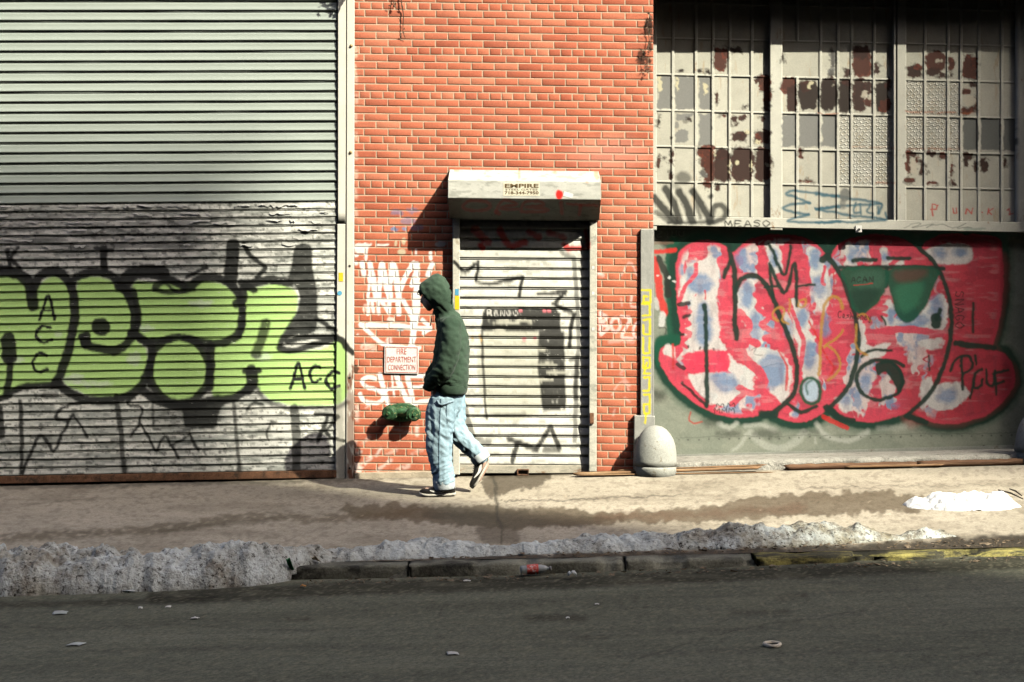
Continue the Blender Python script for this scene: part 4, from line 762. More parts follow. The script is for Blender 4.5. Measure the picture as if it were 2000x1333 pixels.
wm = ins * sstep(.575, .635, fbm(mc.gx / 30 + .5 * vn(mc.gx / 9, mc.gy / 9, 5), mc.gy / 70, 142)) * sstep(1860, 1780, mc.gx); mc.layer(wm * .8, WHI)
mc.layer(wm * sstep(.45, .58, fbm(mc.gx / 22, mc.gy / 30, 143)) * .85, BLU)
def cloud(P, col=WHI, a=.92, soft=4, rag=7, rs=14, seed=0): mc.fill(P, col, a, soft, rag=rag, rs=rs, seed=seed)
# white and blue patches inside the letters
cloud([(330, 262), (435, 242), (442, 310), (430, 450), (440, 560), (452, 640), (472, 682), (300, 684), (285, 600), (292, 520), (330, 420), (262, 470), (256, 380), (290, 320)], seed=1)
cloud([(305, 790), (470, 778), (560, 850), (530, 915), (430, 935), (350, 880)], seed=2); cloud([(860, 195), (905, 232), (940, 300), (960, 420), (930, 500), (880, 420), (860, 300)], seed=3)
cloud([(770, 440), (835, 470), (870, 600), (905, 740), (890, 830), (830, 800), (800, 640)], seed=4); cloud([(660, 180), (720, 190), (735, 330), (700, 330), (668, 250)], seed=5)
cloud([(520, 400), (590, 350), (620, 470), (650, 620), (620, 640), (560, 560), (530, 480)], seed=6); cloud([(600, 690), (690, 670), (770, 740), (775, 830), (740, 930), (690, 880), (640, 800)], seed=7)
cloud([(1195, 480), (1240, 440), (1262, 530), (1330, 560), (1400, 480), (1485, 420), (1490, 575), (1350, 590), (1240, 580), (1200, 540)], seed=8); cloud([(1395, 215), (1480, 186), (1602, 190), (1606, 268), (1480, 276), (1430, 265)], seed=9, rag=3)
cloud([(1400, 905), (1470, 830), (1560, 830), (1602, 880), (1540, 940), (1440, 955)], seed=10); cloud([(1090, 540), (1120, 560), (1140, 660), (1230, 640), (1200, 700), (1100, 700)], seed=11); cloud([(1030, 190), (1070, 185), (1075, 285), (1030, 285)], seed=12); cloud([(1190, 215), (1230, 200), (1225, 240), (1290, 245), (1290, 285), (1200, 285)], seed=13)
cloud([(1360, 640), (1470, 620), (1475, 665), (1400, 670)], seed=14); cloud([(1380, 830), (1430, 800), (1420, 900), (1380, 940)], seed=15); cloud([(730, 500), (770, 520), (790, 640), (760, 600)], seed=16); cloud([(480, 700), (530, 740), (600, 760), (590, 850), (520, 870), (480, 780)], seed=17); cloud([(980, 900), (1040, 880), (1060, 950), (1020, 960)], seed=18); cloud([(190, 655), (235, 655), (235, 720), (190, 700)], seed=19); cloud([(1140, 330), (1330, 300), (1420, 330), (1420, 360), (1230, 420)], seed=33, a=.35)
for x, y, rx, ry_ in [(350, 370, 62, 46), (368, 560, 40, 110), (310, 330, 22, 40), (470, 830, 56, 46), (430, 800, 40, 24), (545, 255, 28, 50), (570, 420, 30, 60), (610, 560, 30, 70), (690, 770, 66, 80), (885, 250, 26, 50), (905, 380, 30, 50), (830, 520, 26, 50), (860, 700, 26, 60), (1320, 565, 50, 20), (1240, 520, 18, 40), (1450, 480, 30, 60), (1470, 225, 30, 26), (1560, 225, 30, 26), (1500, 890, 46, 36), (1120, 830, 34, 40), (1035, 915, 24, 30), (1060, 235, 20, 30), (1210, 240, 14, 22), (700, 250, 18, 40), (760, 570, 16, 40), (935, 560, 20, 60), (1250, 935, 20, 16), (880, 680, 16, 30), (1380, 540, 40, 24)]: mc.ell(x, y, rx, ry_, BLU, .85, 11, rag=7, rs=12, seed=int(x))
# scalloped pink brush edges and squiggles
for P, w in [([(335, 275), (330, 322), (282, 380), (256, 452)], 20), ([(255, 500), (305, 498), (262, 530), (300, 555), (262, 580), (305, 605), (268, 640), (290, 660)], 20), ([(450, 260), (470, 330), (455, 430), (500, 520), (480, 600), (530, 660), (560, 720), (610, 760), (640, 800)], 44), ([(610, 420), (660, 440), (620, 480), (670, 520), (640, 560), (700, 600), (650, 620), (740, 640), (700, 650)], 26), ([(540, 500), (580, 560), (560, 610), (620, 650)], 34), ([(500, 930), (560, 870), (530, 850), (600, 880), (650, 830), (640, 800)], 30), ([(760, 450), (800, 540), (830, 640), (820, 740), (800, 790)], 22), ([(960, 440), (1000, 480), (950, 500), (1010, 540), (960, 560), (1000, 600)], 24), ([(930, 290), (920, 360), (930, 370)], 14), ([(1180, 470), (1220, 480), (1180, 500), (1215, 515)], 18), ([(1130, 600), (1300, 580), (1480, 600)], 34), ([(600, 330), (540, 330), (510, 380)], 16), ([(700, 640), (760, 680), (770, 740)], 18), ([(1240, 280), (1330, 210)], 22), ([(720, 330), (800, 300), (840, 350)], 30)]: mc.stroke(P, w, PINK, .97, 2)
mc.fill([(285, 690), (465, 680), (470, 775), (290, 770)], lin((214, 58, 84)), .95, 4, rag=4); mc.fill([(175, 700), (260, 740), (330, 860), (380, 940), (300, 880), (210, 800)], PINK, .95, 3)
for P, w in [([(270, 830), (320, 880), (380, 935)], 14), ([(255, 462), (300, 458)], 20), ([(272, 525), (300, 515)], 14), ([(262, 605), (272, 606)], 14), ([(300, 655), (298, 660)], 8), ([(352, 665), (350, 672)], 8), ([(412, 668), (412, 674)], 8), ([(245, 740), (275, 760)], 18)]: mc.stroke(P, w, lin((30, 34, 30)), .92, 2)
RD = lin((196, 40, 40))
for P, w in [([(715, 680), (745, 730), (758, 790), (750, 860)], 11), ([(970, 320), (980, 400)], 8), ([(945, 810), (975, 760)], 14), ([(1060, 700), (1120, 690)], 8), ([(925, 985), (1035, 1042)], 22), ([(375, 400), (375, 440)], 7), ([(225, 650), (228, 760)], 12), ([(860, 540), (920, 670), (970, 760)], 9)]: mc.stroke(P, w, RD, .85, 2)
mc.layer(ins * sstep(.5, .68, fbm(mc.gx / 12, mc.gy / 40, 151)) * .22, lin((96, 60, 74))); mc.layer(ins * sstep(.55, .7, fbm(mc.gx / 50, mc.gy / 9, 152)) * .18, lin((205, 190, 186)))
# dark green line work
for P, w in [([(485, 190), (500, 260), (512, 330), (516, 420), (512, 520), (520, 622)], 21), ([(516, 410), (542, 352), (590, 332), (642, 352), (682, 420), (722, 520), (762, 610), (792, 700), (802, 790), (786, 872), (742, 930), (690, 968)], 20), ([(492, 262), (462, 335)], 15), ([(372, 470), (378, 620), (380, 760), (383, 940)], 17), ([(675, 185), (710, 268), (748, 322), (775, 192)], 13), ([(676, 272), (690, 430)], 13), ([(680, 282), (745, 412), (792, 275), (803, 470)], 14), ([(648, 381), (710, 378)], 9), ([(803, 381), (886, 372)], 10), ([(760, 928), (820, 966), (892, 938)], 15),
             ([(935, 235), (1000, 322), (1042, 420), (1072, 520), (1086, 620), (1080, 720), (1052, 820), (1010, 890), (955, 945)], 20), ([(1368, 200), (1440, 270), (1490, 370), (1516, 480), (1517, 590), (1500, 700), (1462, 800), (1400, 900), (1315, 978)], 18), ([(1000, 292), (1240, 290), (1485, 296)], 15), ([(1065, 258), (1165, 256)], 16), ([(1225, 250), (1326, 250)], 16), ([(1220, 296), (1218, 380)], 16), ([(1105, 705), (1150, 678), (1242, 680)], 11), ([(1195, 735), (1250, 728), (1296, 750)], 16), ([(1620, 458), (1621, 595)], 11), ([(1540, 645), (1620, 655), (1718, 668)], 22), ([(925, 255), (945, 240)], 30), ([(940, 945), (1000, 990), (1060, 1005)], 26), ([(640, 975), (700, 975)], 30), ([(1310, 985), (1400, 1015)], 22), ([(1195, 520), (1215, 560)], 8), ([(1415, 700), (1418, 770)], 7)]: mc.stroke(P, w * 1.22, DGN, .97, 3)
mc.ell(866, 866, 40, 52, lin((170, 190, 205)), .95, 4); mc.ring(866, 866, 46, 60, 17, GRN, .97, 4); mc.stroke([(850, 880), (845, 840), (870, 820)], 10, GRN, .8, 4)
mc.fill([(1010, 298), (1215, 300), (1216, 385), (1182, 452), (1112, 512), (1062, 482), (1042, 400)], GRN, .97, 4); mc.fill([(1065, 320), (1190, 310), (1195, 390), (1090, 390)], lin((60, 96, 78)), .6, 12); mc.fill([(1060, 400), (1190, 400), (1115, 500), (1070, 470)], DGN, .6, 10)
mc.fill([(1230, 300), (1455, 300), (1436, 380), (1402, 470), (1332, 548), (1272, 522), (1242, 430)], GRN, .97, 4); mc.fill([(1265, 380), (1385, 365), (1370, 450), (1310, 500), (1270, 470)], lin((50, 112, 84)), .75, 12); mc.fill([(1260, 310), (1400, 305), (1380, 350), (1270, 360)], lin((110, 50, 50)), .5, 12)
mc.ell(1448, 540, 27, 36, DGN, .97, 3); mc.stroke([(1450, 530), (1466, 488)], 20, DGN, .97, 3)
mc.ring(1185, 815, 106, 92, 18, DGN, .97, 3); mc.fill([(1165, 742), (1230, 728), (1285, 768), (1304, 832), (1272, 885), (1252, 832), (1212, 778), (1180, 792)], DGN, .97, 3)
# writing
for P, w in [([(715, 540), (690, 515), (710, 480), (740, 490), (735, 540), (762, 556)], 10), ([(815, 450), (812, 472), (840, 470), (842, 440), (815, 445)], 10), ([(905, 790), (908, 690), (916, 560), (930, 470), (962, 430), (1000, 440), (1012, 482)], 15), ([(930, 660), (1000, 605), (1015, 580)], 11), ([(940, 650), (985, 690), (1000, 760), (945, 820)], 11), ([(1085, 520), (1115, 512), (1142, 540)], 11), ([(1078, 560), (1076, 660), (1130, 700)], 10), ([(770, 440), (765, 500)], 8)]: mc.stroke(P, w, GOLD, .85, 3)
INKB = lin((24, 26, 24))
write(mc, 'Cashmoney', 994, 496, 17.5, 30, 4, INKB, .95, 1.2, rise=1.5); write(mc, 'ACAN', 1056, 338, 26, 24, 4.5, INKB, .85, 1.2); mc.stroke([(1070, 378), (1150, 368)], 4, RD, .8, 1.2)
write(mc, 'SNAGO', 1578, 405, 36, 42, 4.5, INKB, .9, 1.2, vertical=True)
for P in [[(1566, 712), (1572, 860)], [(1520, 770), (1545, 718), (1600, 706), (1614, 755), (1572, 790)], [(1662, 765), (1630, 785), (1622, 850), (1660, 842), (1664, 812)], [(1630, 702), (1633, 742)], [(1608, 898), (1622, 832)], [(1682, 768), (1686, 832), (1714, 842), (1722, 772)], [(1722, 790), (1728, 882)], [(1716, 784), (1782, 770)], [(1724, 838), (1762, 822)]]: mc.stroke(P, 13, DGN, .97, 2.4)
write(mc, 'MM', 425, 925, 50, 20, 4, INKB, .9, 1.2); write(mc, 'MMM', 418, 950, 34, 20, 4, INKB, .9, 1.2)
mc.stroke([(585, 680), (620, 660), (600, 690), (640, 700)], 4, INKB, .5, 1.2); mc.stroke([(640, 760), (700, 740), (760, 750)], 3, INKB, .4, 1.2)
# left margin scraps, and the foot of the door
for P, w, c, a in [([(125, 222), (235, 212)], 20, lin((206, 44, 40)), .9), ([(128, 180), (220, 178)], 16, lin((132, 96, 80)), .5), ([(135, 255), (152, 330), (170, 450), (186, 500)], 34, lin((206, 50, 46)), .9), ([(160, 250), (192, 330), (204, 420)], 30, lin((34, 36, 32)), .9), ([(176, 510), (172, 555)], 30, WHI, .9), ([(145, 440), (148, 480)], 22, WHI, .7), ([(162, 574), (192, 572), (190, 600)], 6, INKB, .8)]: mc.stroke(P, w, c, a, 3)
for x, y in [(232, 358), (205, 338), (150, 330)]: mc.ell(x, y, 8, 4, WHI, .9, 1.5, rag=3, rs=4)
for P, w, a in [([(505, 1145), (545, 1110), (562, 1072)], 16, .4), ([(585, 1062), (640, 1110), (720, 1132), (800, 1100), (835, 1060)], 34, .36), ([(895, 1020), (940, 1075), (1040, 1098), (1130, 1056)], 22, .5), ([(560, 1030), (640, 1025), (700, 1050)], 22, .4), ([(885, 1085), (888, 1110)], 5, .6), ([(1180, 1040), (1300, 1036)], 26, .25), ([(440, 1020), (490, 1040), (520, 1020)], 22, .5)]: mc.stroke(P, w, lin((205, 206, 196)), a, 6)
for x, y, rx, ry_, a in [(480, 1065, 60, 16, .6), (660, 1065, 70, 20, .55), (160, 890, 30, 30, .7), (400, 1010, 40, 26, .5), (840, 1055, 20, 10, .5), (1480, 1050, 120, 14, .35), (880, 1052, 12, 6, .7)]: mc.ell(x, y, rx, ry_, lin((46, 50, 44)), a, 12, rag=5)
mc.stroke([(308, 968), (302, 1000), (328, 1020), (360, 1010)], 7, lin((176, 60, 50)), .85, 1.6)
mc.stroke([(240, 1082), (900, 1074), (1830, 1062)], 3, lin((84, 90, 80)), .7, 1.4)
for i in range(34): mc.ell(250 + i * 47, 1092 - i * .6, 4, 4, lin((70, 74, 66)), .8, 1.4)
for i in range(24): mc.ell(240 + i * 68, 1172 - i * 2.2, 5, 4, lin((58, 48, 38)), .8, 1.4)
write(mc, 'ZIUU', 150, 124, 34, 26, 3.5, lin((110, 120, 110)), .6, 1.2)
mc.crop(0, 0, 1)
door2 = tag(empty('mural_door'), 'long recessed steel door painted with bulging pink, blue and dark green letters', 'door')
MUR = M('mural_paint', (.3, .3, .27), paint=True, rough=.5, spec=.4, bump=.15, bscale=50, bd=.003, fine=.12, fscale=60, var=.1)
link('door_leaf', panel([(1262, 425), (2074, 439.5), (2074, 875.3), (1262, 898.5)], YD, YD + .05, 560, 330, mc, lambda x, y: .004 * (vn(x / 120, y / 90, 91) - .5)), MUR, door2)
SK = M('door_skirt', (.30, .31, .27), var=.15, scale=6, col2=(.14, .10, .06), thr=(.6, .7), scale2=6, rough=.6, bump=.2, bscale=60)
link('bottom_edge', quadbox([(1262, 890), (2074, 867.3), (2074, 875.8), (1262, 899)], YD - .012, YD - .003, .002), SK, door2)

# recess: sill, right pier, lintel
SILL = M('sill_concrete', (.36, .345, .30), var=.2, scale=8, col2=(.16, .15, .13), thr=(.55, .68), scale2=12, bump=1.0, bscale=34, bd=.02, rough=.95, fine=.25)
Xg = np.linspace(1.285, XJ, 240); pr = [(-.004, -.3), (-.006, -.035), (.004, -.012), (.03, .0), (.12, .002), (.3, .003), (.7, .003)]
Xk = np.repeat(Xg[:, None], len(pr), 1); Yk = np.array([p[0] for p in pr])[None] + 0 * Xk; Zk = .083 + .015 + .022 * Xk * 1.04 + np.array([p[1] for p in pr])[None]
wob = fbm(Xk * 9, np.arange(len(pr))[None] * .9 + 0 * Xk, 93) - .5; wgt = np.array([0, 1, 1, .8, .25, .1, .1])[None]; Yk = Yk + .05 * np.maximum(wob, -.1) * wgt; Zk = Zk + .03 * wob * wgt
tag(link('sill', grid(Xk, Yk, Zk), SILL, smooth=True), kind='structure')
pier = tag(empty('brick_pier'), 'brick pier just beyond the right end of the mural door', 'wall')
PB = M('pier_brick', (.30, .10, .06), var=.25, scale=12, bump=.4, bscale=60)
link('pier_core', boxmesh(XJ + .01, XJ + 2.5, .012, 1.2, -.2, 6.0), MORT, pier)
pm = []
for i in range(86):
    z = .06 + i * .0667; off = 0 if i % 2 else .106
    pm += [boxmesh(x - .1, x + .1, -.006, .02, z - .028, z + .028) for x in [XJ + .112 + off + j * .213 for j in range(5)]]
    pm += [boxmesh(XJ - .003, XJ + .02, yy - .098, yy + .098, z - .028, z + .028) for yy in (.13 + off * .5, .343 + off * .5)]
me = merge(pm); a = me.attributes.new('tint', 'FLOAT', 'POINT'); a.data.foreach_set('value', np.repeat(np.random.RandomState(3).rand(len(me.vertices) // 8), 8).astype(np.float32)); tag(link('pier_bricks', me, BRICK, pier), kind='stuff')
lint = tag(empty('lintel'), 'dark steel lintel beam across the top of the steel gate', 'beam')
link('beam', boxmesh(1.28, XJ + .4, .005, .60, 4.52, 5.6, .01), M('lintel_steel', (.10, .11, .095), var=.2), lint)
link('beam_lip', boxmesh(1.29, XJ, -.01, .004, 4.54, 4.60), M('lintel_steel', (.10, .11, .095)), lint)

# ================================================================== CORNER GUARD, WHEEL GUARDS
gc = Canvas(1235, 440, 1290, 925, .6); YL = lin((232, 218, 40))
gc.crop(1140, 440, 2.72)
gc.layer(sstep(.5, .62, fbm(gc.gx / 5, gc.gy / 14, 95)) * .4, lin((150, 152, 145)))
for P in [[(310, 345), (355, 345), (355, 412), (318, 412), (318, 380), (338, 380)], [(312, 420), (350, 420), (350, 480), (312, 480)], [(318, 505), (350, 500), (352, 580), (320, 580), (318, 530)], [(315, 600), (318, 680), (352, 680), (350, 600)], [(315, 700), (352, 705), (350, 760), (316, 760), (316, 700)], [(335, 730), (318, 790), (350, 790)], [(318, 810), (350, 810), (350, 880), (318, 880)], [(320, 900), (352, 900), (350, 1000), (322, 1000), (320, 950), (350, 950)], [(330, 1000), (325, 1050)]]: gc.stroke(P, 12, YL, .95, 1.6, curve=False)
gc.crop(0, 0, 1)
guard = tag(empty('corner_guard'), 'tall grey steel corner guard with yellow sprayed letters beside the gate', 'corner guard')
GG = M('galvanised', (.42, .42, .38), var=.12, scale=8, paint=True, rough=.5, spec=.45, metal=.2, bump=.12, fine=.1)
link('channel', panel([(1251.5, 448), (1274.5, 448), (1274, 838), (1251.5, 838)], -.03, .03, 20, 300, gc), GG, guard)
link('side_leg', quadbox([(1274.8, 448), (1277.5, 448), (1277.5, 838), (1274.8, 838)], -.028, .12), GG, guard)
link('foot_plate', panel([(1239, 812), (1279, 813), (1278, 922), (1238, 922)], -.05, .03, 24, 70, gc), GG, guard)
def lathe(prof, n=28, half=False):
    V, F = [], []
    for r, z in prof: V += [(r * math.cos(2 * math.pi * k / n), r * math.sin(2 * math.pi * k / n), z) for k in range(n)]
    for i in range(len(prof) - 1): F += [(i * n + k, i * n + (k + 1) % n, (i + 1) * n + (k + 1) % n, (i + 1) * n + k) for k in range(n)]
    F += [tuple(range(n))[::-1], tuple(range((len(prof) - 1) * n, len(prof) * n))]
    return pydata(V, F)
DOME = M('dome_paint', (.40, .405, .36), var=.1, scale=7, col2=(.20, .17, .12), thr=(.60, .70), scale2=14, rough=.65, bump=.5, bscale=24, bd=.006, fine=.2)
def wheel_guard(px, py, y, label):
    c = W(px, py, y); g = tag(empty('wheel_guard'), label, 'bollard', 'domed wheel guards at the gate')
    d = lathe([(.197, 0), (.195, .05), (.189, .12), (.178, .18), (.160, .235), (.132, .285), (.096, .325), (.055, .35), (.004, .36)], 36)
    for v in d.vertices:
        k = 1 + .03 * (mn.noise(v.co * 7) ); v.co.x *= k; v.co.y *= k * .9
    o = link('dome', d, DOME, g, True); o.location = c + Vector((0, 0, .019))
    o = link('base_ring', lathe([(.186, -.08), (.186, 0), (.184, .0188)], 36), DOME, g, True); o.location = c
    return g
wheel_guard(1280, 914, -.16, 'cream domed wheel guard at the brick corner under the yellow letters')
wheel_guard(2026, 886, .02, 'shaded domed wheel guard cut by the right edge of the picture')

# ================================================================== FIRE SIGN AND FIRE CONNECTION
sign = tag(empty('fire_sign'), 'small white enamel sign with faded red lettering on the bricks', 'sign')
ENA = M('white_enamel', (.78, .76, .72), var=.04, scale=14, rough=.4, spec=.4, bump=.05, col2=(.6, .5, .42), thr=(.7, .8), scale2=10)
RF = M('faded_red', (.62, .13, .10), var=.2, scale=30, col2=(.76, .62, .58), thr=(.54, .64), scale2=26, bump=0)
link('plate', quadbox([(751, 675), (818, 677), (817, 731), (750.5, 729.5)], -.014, -.006, .002), ENA, sign)
for q in ([(753, 677.5), (815.5, 679.2), (815.5, 680.3), (753, 678.6)], [(752.6, 726.5), (815, 728), (815, 729.1), (752.6, 727.6)], [(753, 679), (754.1, 679), (754.1, 726), (753, 726)], [(814.4, 680.8), (815.5, 680.8), (815.5, 727.5), (814.4, 727.5)]): link('border', quadbox(q, -.0165, -.0145), RF, sign)
for body, xa, xb, ya, yb in [('FIRE', 775, 794, 681, 692.5), ('DEPARTMENT', 756, 813, 697, 708), ('CONNECTION', 758, 811, 712.5, 723.5)]:
    a, b = W(xa, yb, -.0165), W(xb, ya, -.0165); link('lettering', text_mesh(body, a.x, b.x, a.z, b.z, -.0165, .0), RF, sign)
fdc = tag(empty('fire_connection'), 'green painted twin fire hose inlet below the white sign', 'hose inlet')
FG = M('green_paint', (.028, .085, .034), var=.6, scale=18, col2=(.24, .24, .10), thr=(.56, .66), scale2=30, rough=.6, spec=.35, bump=.12, bscale=60, bd=.003, fine=.25)
link('wall_flange', tube_mesh([W(786, 806, .0), W(786, 806, -.012), W(786, 806, -.018)], [.085, .085, .075], 24), FG, fdc)
for v_ in fdc.children[0].data.vertices: v_.co.x = -.99 + (v_.co.x + .99) * 1.9
link('body', tube_mesh([W(757, 806, -.03), W(766, 805, -.05), W(786, 804, -.055), W(806, 806, -.05), W(817, 807, -.03)], [.02, .034, .036, .034, .02], 16), FG, fdc, True)
link('neck', tube_mesh([W(786, 804, -.01), W(786, 804, -.05)], [.05, .045], 18), FG, fdc, True)
for x, y, sg in ((766, 804, -1), (805, 806, 1)):
    a = W(x, y, -.05); d = Vector((sg * .22, -1, -.10)).normalized()
    s_ = link('inlet', tube_mesh([a, a + d * .06, a + d * .061, a + d * .095], [.05, .052, .066, .066], 22), FG, fdc)
    e = a + d * .096
    cp = link('cap', tube_mesh([e, e + d * .004, e + d * .014, e + d * .02], [.066, .066, .052, .048], 22), FG, fdc)
    for k in range(3):
        an = k * 2.09 + .5; u = d.cross(Vector((0, 0, 1))).normalized(); v = d.cross(u); q = e + (u * math.cos(an) + v * math.sin(an)) * .066
        link('lug', tube_mesh([q - d * .03, q + d * .004], .010, 8), FG, cp)
    link('centre_boss', tube_mesh([e + d * .018, e + d * .036], [.02, .014], 10), FG, cp)

# ================================================================== TIMBER
WOOD = M('old_wood', (.26, .15, .075), var=.3, scale=5, stretch=(.5, 8, 8), col2=(.46, .32, .18), thr=(.52, .66), scale2=6, st2=(.4, 6, 6), rough=.8, bump=.6, bscale=30, bd=.006, fine=.2)
WOODD = M('dark_wood', (.15, .08, .045), var=.3, scale=5, stretch=(.5, 8, 8), col2=(.25, .15, .085), thr=(.52, .64), scale2=6, st2=(.4, 6, 6), rough=.85, bump=.6, bscale=30, bd=.006, fine=.2)
def board(P0, P1, h, d, mat, parent=None, name='board', seed=0, n=30, taper=(1, 1)):
    t = np.linspace(0, 1, n); P = np.array(P0)[None] * (1 - t[:, None]) + np.array(P1)[None] * t[:, None]
    hh = h * (taper[0] + (taper[1] - taper[0]) * t) * (.9 + .2 * vn(t * 25, t * 0 + seed, seed)); dd = d * (.9 + .2 * vn(t * 5, t * 0 + seed + 3, seed))
    ring = [(-1, 0), (-1, 1), (1, 1), (1, 0)]; X = np.repeat(P[:, :1], 5, 1); Y = np.stack([P[:, 1] + (r[0] * dd / 2) for r in ring + ring[:1]], 1); Z = np.stack([P[:, 2] + r[1] * hh for r in ring + ring[:1]], 1)
    jag = (np.array([.3, -.4, .7, -.2, .3]) * .06); X[0] += jag * taper[0]; X[-1] -= jag * 1.4
    me = grid(X, Y, Z); bm = bmesh.new(); bm.from_mesh(me); bmesh.ops.remove_doubles(bm, verts=bm.verts, dist=1e-5); bmesh.ops.holes_fill(bm, edges=bm.edges); bmesh.ops.recalc_face_normals(bm, faces=bm.faces); bm.to_mesh(me); bm.free()
    return link(name, me, mat, parent)
plank = tag(empty('broken_plank'), 'long splintered pale plank lying along the foot of the door', 'plank')
board((.56, -.19, .035), (2.2, -.13, .085), .026, .07, WOOD, plank, 'plank_body', 1)
board((.60, -.235, .036), (2.32, -.19, .062), .012, .03, WOOD, plank, 'splinter', 2, taper=(1, .3)); board((.95, -.14, .075), (2.26, -.10, .112), .012, .025, WOOD, plank, 'splinter', 3, taper=(.4, 1))
tag(board((2.46, -.06, .068), (3.62, -.055, .095), .05, .05, WOODD, None, 'timber_edging', 5), 'brown weathered timber strip along the concrete sill', 'timber')
tag(board((3.0, -.115, .092), (3.85, -.105, .108), .022, .025, WOOD, None, 'timber_sliver', 7), 'light brown split sliver of timber lying before the sill', 'timber')
tag(board((3.66, -.06, .095), (5.3, -.05, .132), .055, .05, WOODD, None, 'timber_edging', 6), 'darker timber strip in front of the sill at right', 'timber')

# ================================================================== SNOW
def snow_mat(name, dirt, clean=(.80, .82, .82)):
    t = NT(name); p = t.attr('paint')
    big = t.ramp(t.noise(3.2, 6, .7), .38, .60); med = t.ramp(t.noise(11, 6, .75), .47, .60); fine = t.ramp(t.noise(34, 6, .8), .545, .60); sep = t.n('ShaderNodeSeparateColor'); t.l(p.outputs['Color'], sep.inputs[0])
    amt = t.math('MULTIPLY', sep.outputs[0], dirt); ab = t.math('MINIMUM', t.math('MULTIPLY', amt, t.math('ADD', t.math('MULTIPLY', big, .75), .25)), 1.0)
    c = t.mix(t.math('MULTIPLY', big, t.math('MULTIPLY', amt, .62)), clean, (.25, .225, .155)); c = t.mix(t.math('MULTIPLY', med, t.math('MULTIPLY', ab, .8)), c, (.16, .135, .10))
    c = t.mix(t.math('MULTIPLY', fine, t.math('MINIMUM', t.math('ADD', ab, t.math('MULTIPLY', amt, .35)), 1.0)), c, (.035, .028, .020))
    t.bump(t.math('ADD', t.noise(40, 4, .65), t.math('MULTIPLY', t.noise(9, 5, .6), 2.0)), .5, .03)
    t.b.inputs['Subsurface Weight'].default_value = .0
    return t.done(c, .75, .3)
# knots along the kerb: photo x, front edge and back edge (metres from the wall), height, dirt
KN = [(-160, 4.46, 3.90, .18, .95), (0, 4.46, 3.93, .17, .95), (90, 4.46, 3.94, .165, .95), (200, 4.44, 3.99, .15, 1.0), (300, 4.42, 4.04, .135, .8), (380, 4.38, 4.02, .14, .8), (480, 4.33, 3.99, .145, .8), (545, 4.24, 3.96, .13, .75), (600, 4.06, 3.84, .10, .65), (650, 3.96, 3.80, .075, .6), (720, 3.94, 3.76, .08, .45), (800, 3.92, 3.68, .09, .4), (880, 3.90, 3.68, .085, .4), (960, 3.88, 3.73, .06, .4), (1010, 3.86, 3.74, .06, .4), (1080, 3.85, 3.68, .075, .45), (1200, 3.83, 3.60, .09, .45), (1290, 3.80, 3.58, .085, .55), (1350, 3.80, 3.56, .095, .9), (1440, 3.82, 3.46, .12, 1.35), (1520, 3.80, 3.46, .115, 1.45), (1600, 3.76, 3.46, .105, 1.4), (1700, 3.70, 3.46, .09, 1.4), (1750, 3.66, 3.50, .06, 1.6), (1790, 3.64, 3.52, .04, 1.7), (1840, 3.62, 3.48, .065, 1.3), (1885, 3.60, 3.50, .05, 1.4), (1910, 3.58, 3.54, .004, 1.4)]
K = np.array(KN, float); n = 760; m_ = 46; pxs = np.linspace(-160, 1910, n)
wf, wb, hh, di = [np.interp(pxs, K[:, 0], K[:, i]) for i in (1, 2, 3, 4)]
v = np.linspace(0, 1, m_)[:, None]; edge = .05 * (fbm(pxs / 34, pxs * 0 + 2, 101) - .5); edgb = .16 * (fbm(pxs / 30, pxs * 0 + 7, 102) - .5)
Ysn = -(wb + edgb + (wf + edge - wb - edgb) * v); Xsn = np.repeat(((pxs - 1000) / 311.0)[None], m_, 0)
lump = fbm(Xsn * 7, Ysn * 7, 103, 5); lump2 = fbm(Xsn * 15, Ysn * 15, 104, 4)
shape = np.clip(1.15 * np.sin(np.pi * np.clip(v ** .62, 0, 1)) ** .62, 0, 1)
H = hh[None] * shape * (.45 + 1.1 * lump) + .06 * (lump2 - .5) * shape * np.clip(hh[None] / .1, .3, 1)
zb = np.where(Ysn < CURB, ground(Xsn, Ysn), 0); zside = 0.015 + 0.022 * Xsn + 0.02 * Ysn
zg = np.where(Ysn < CURB - .02, ground(Xsn, Ysn), zside); zblend = zside * 1.0
# the bank lies over the kerb: its body rises from the pavement level and drops to the road at the front
front = np.clip((v - .72) / .28, 0, 1) * np.ones_like(Xsn); base = np.where(Ysn < CURB, zside * (1 - front ** 3) + (zg) * front ** 3, zside)
Zsn = base + H - .012; Zsn[0] -= .03; Zsn[-1] -= .03
me = grid(Xsn, Ysn, Zsn); set_paint(me, np.stack([np.repeat(di[None], m_, 0)] * 3 + [np.ones_like(Xsn)], -1))
tag(link('snow_bank', me, snow_mat('dirty_snow', 1.2, (.58, .63, .61)), smooth=True), 'long dirty ploughed snow bank along the kerb', 'snow')
n1, n2 = 130, 46; U, V = np.meshgrid(np.linspace(-1, 1, n1), np.linspace(-1, 1, n2)); th = np.arctan2(V, U); r = np.sqrt(U ** 2 + V ** 2) + .35 * (fbm(np.cos(th) * 2 + 9, np.sin(th) * 2 + U, 111) - .5)
Hp = np.clip(1 - r ** 2, -.12, 1); Xp = 3.33 + U * .42; Yp = -2.30 + V * .24
Zp = ground(Xp, Yp) + .13 * np.sign(Hp) * np.abs(Hp) ** .8 * (.15 + 1.5 * fbm(Xp * 6, Yp * 6, 112) ** 1.4) + .004
me = grid(Xp, Yp, Zp, True); set_paint(me, np.stack([np.full(Xp.shape, .12)] * 3 + [np.ones_like(Xp)], -1))
tag(link('snow_patch', me, snow_mat('clean_snow', .5, (.84, .84, .83)), smooth=True), 'small clean white heap of snow on the pavement at right', 'snow')

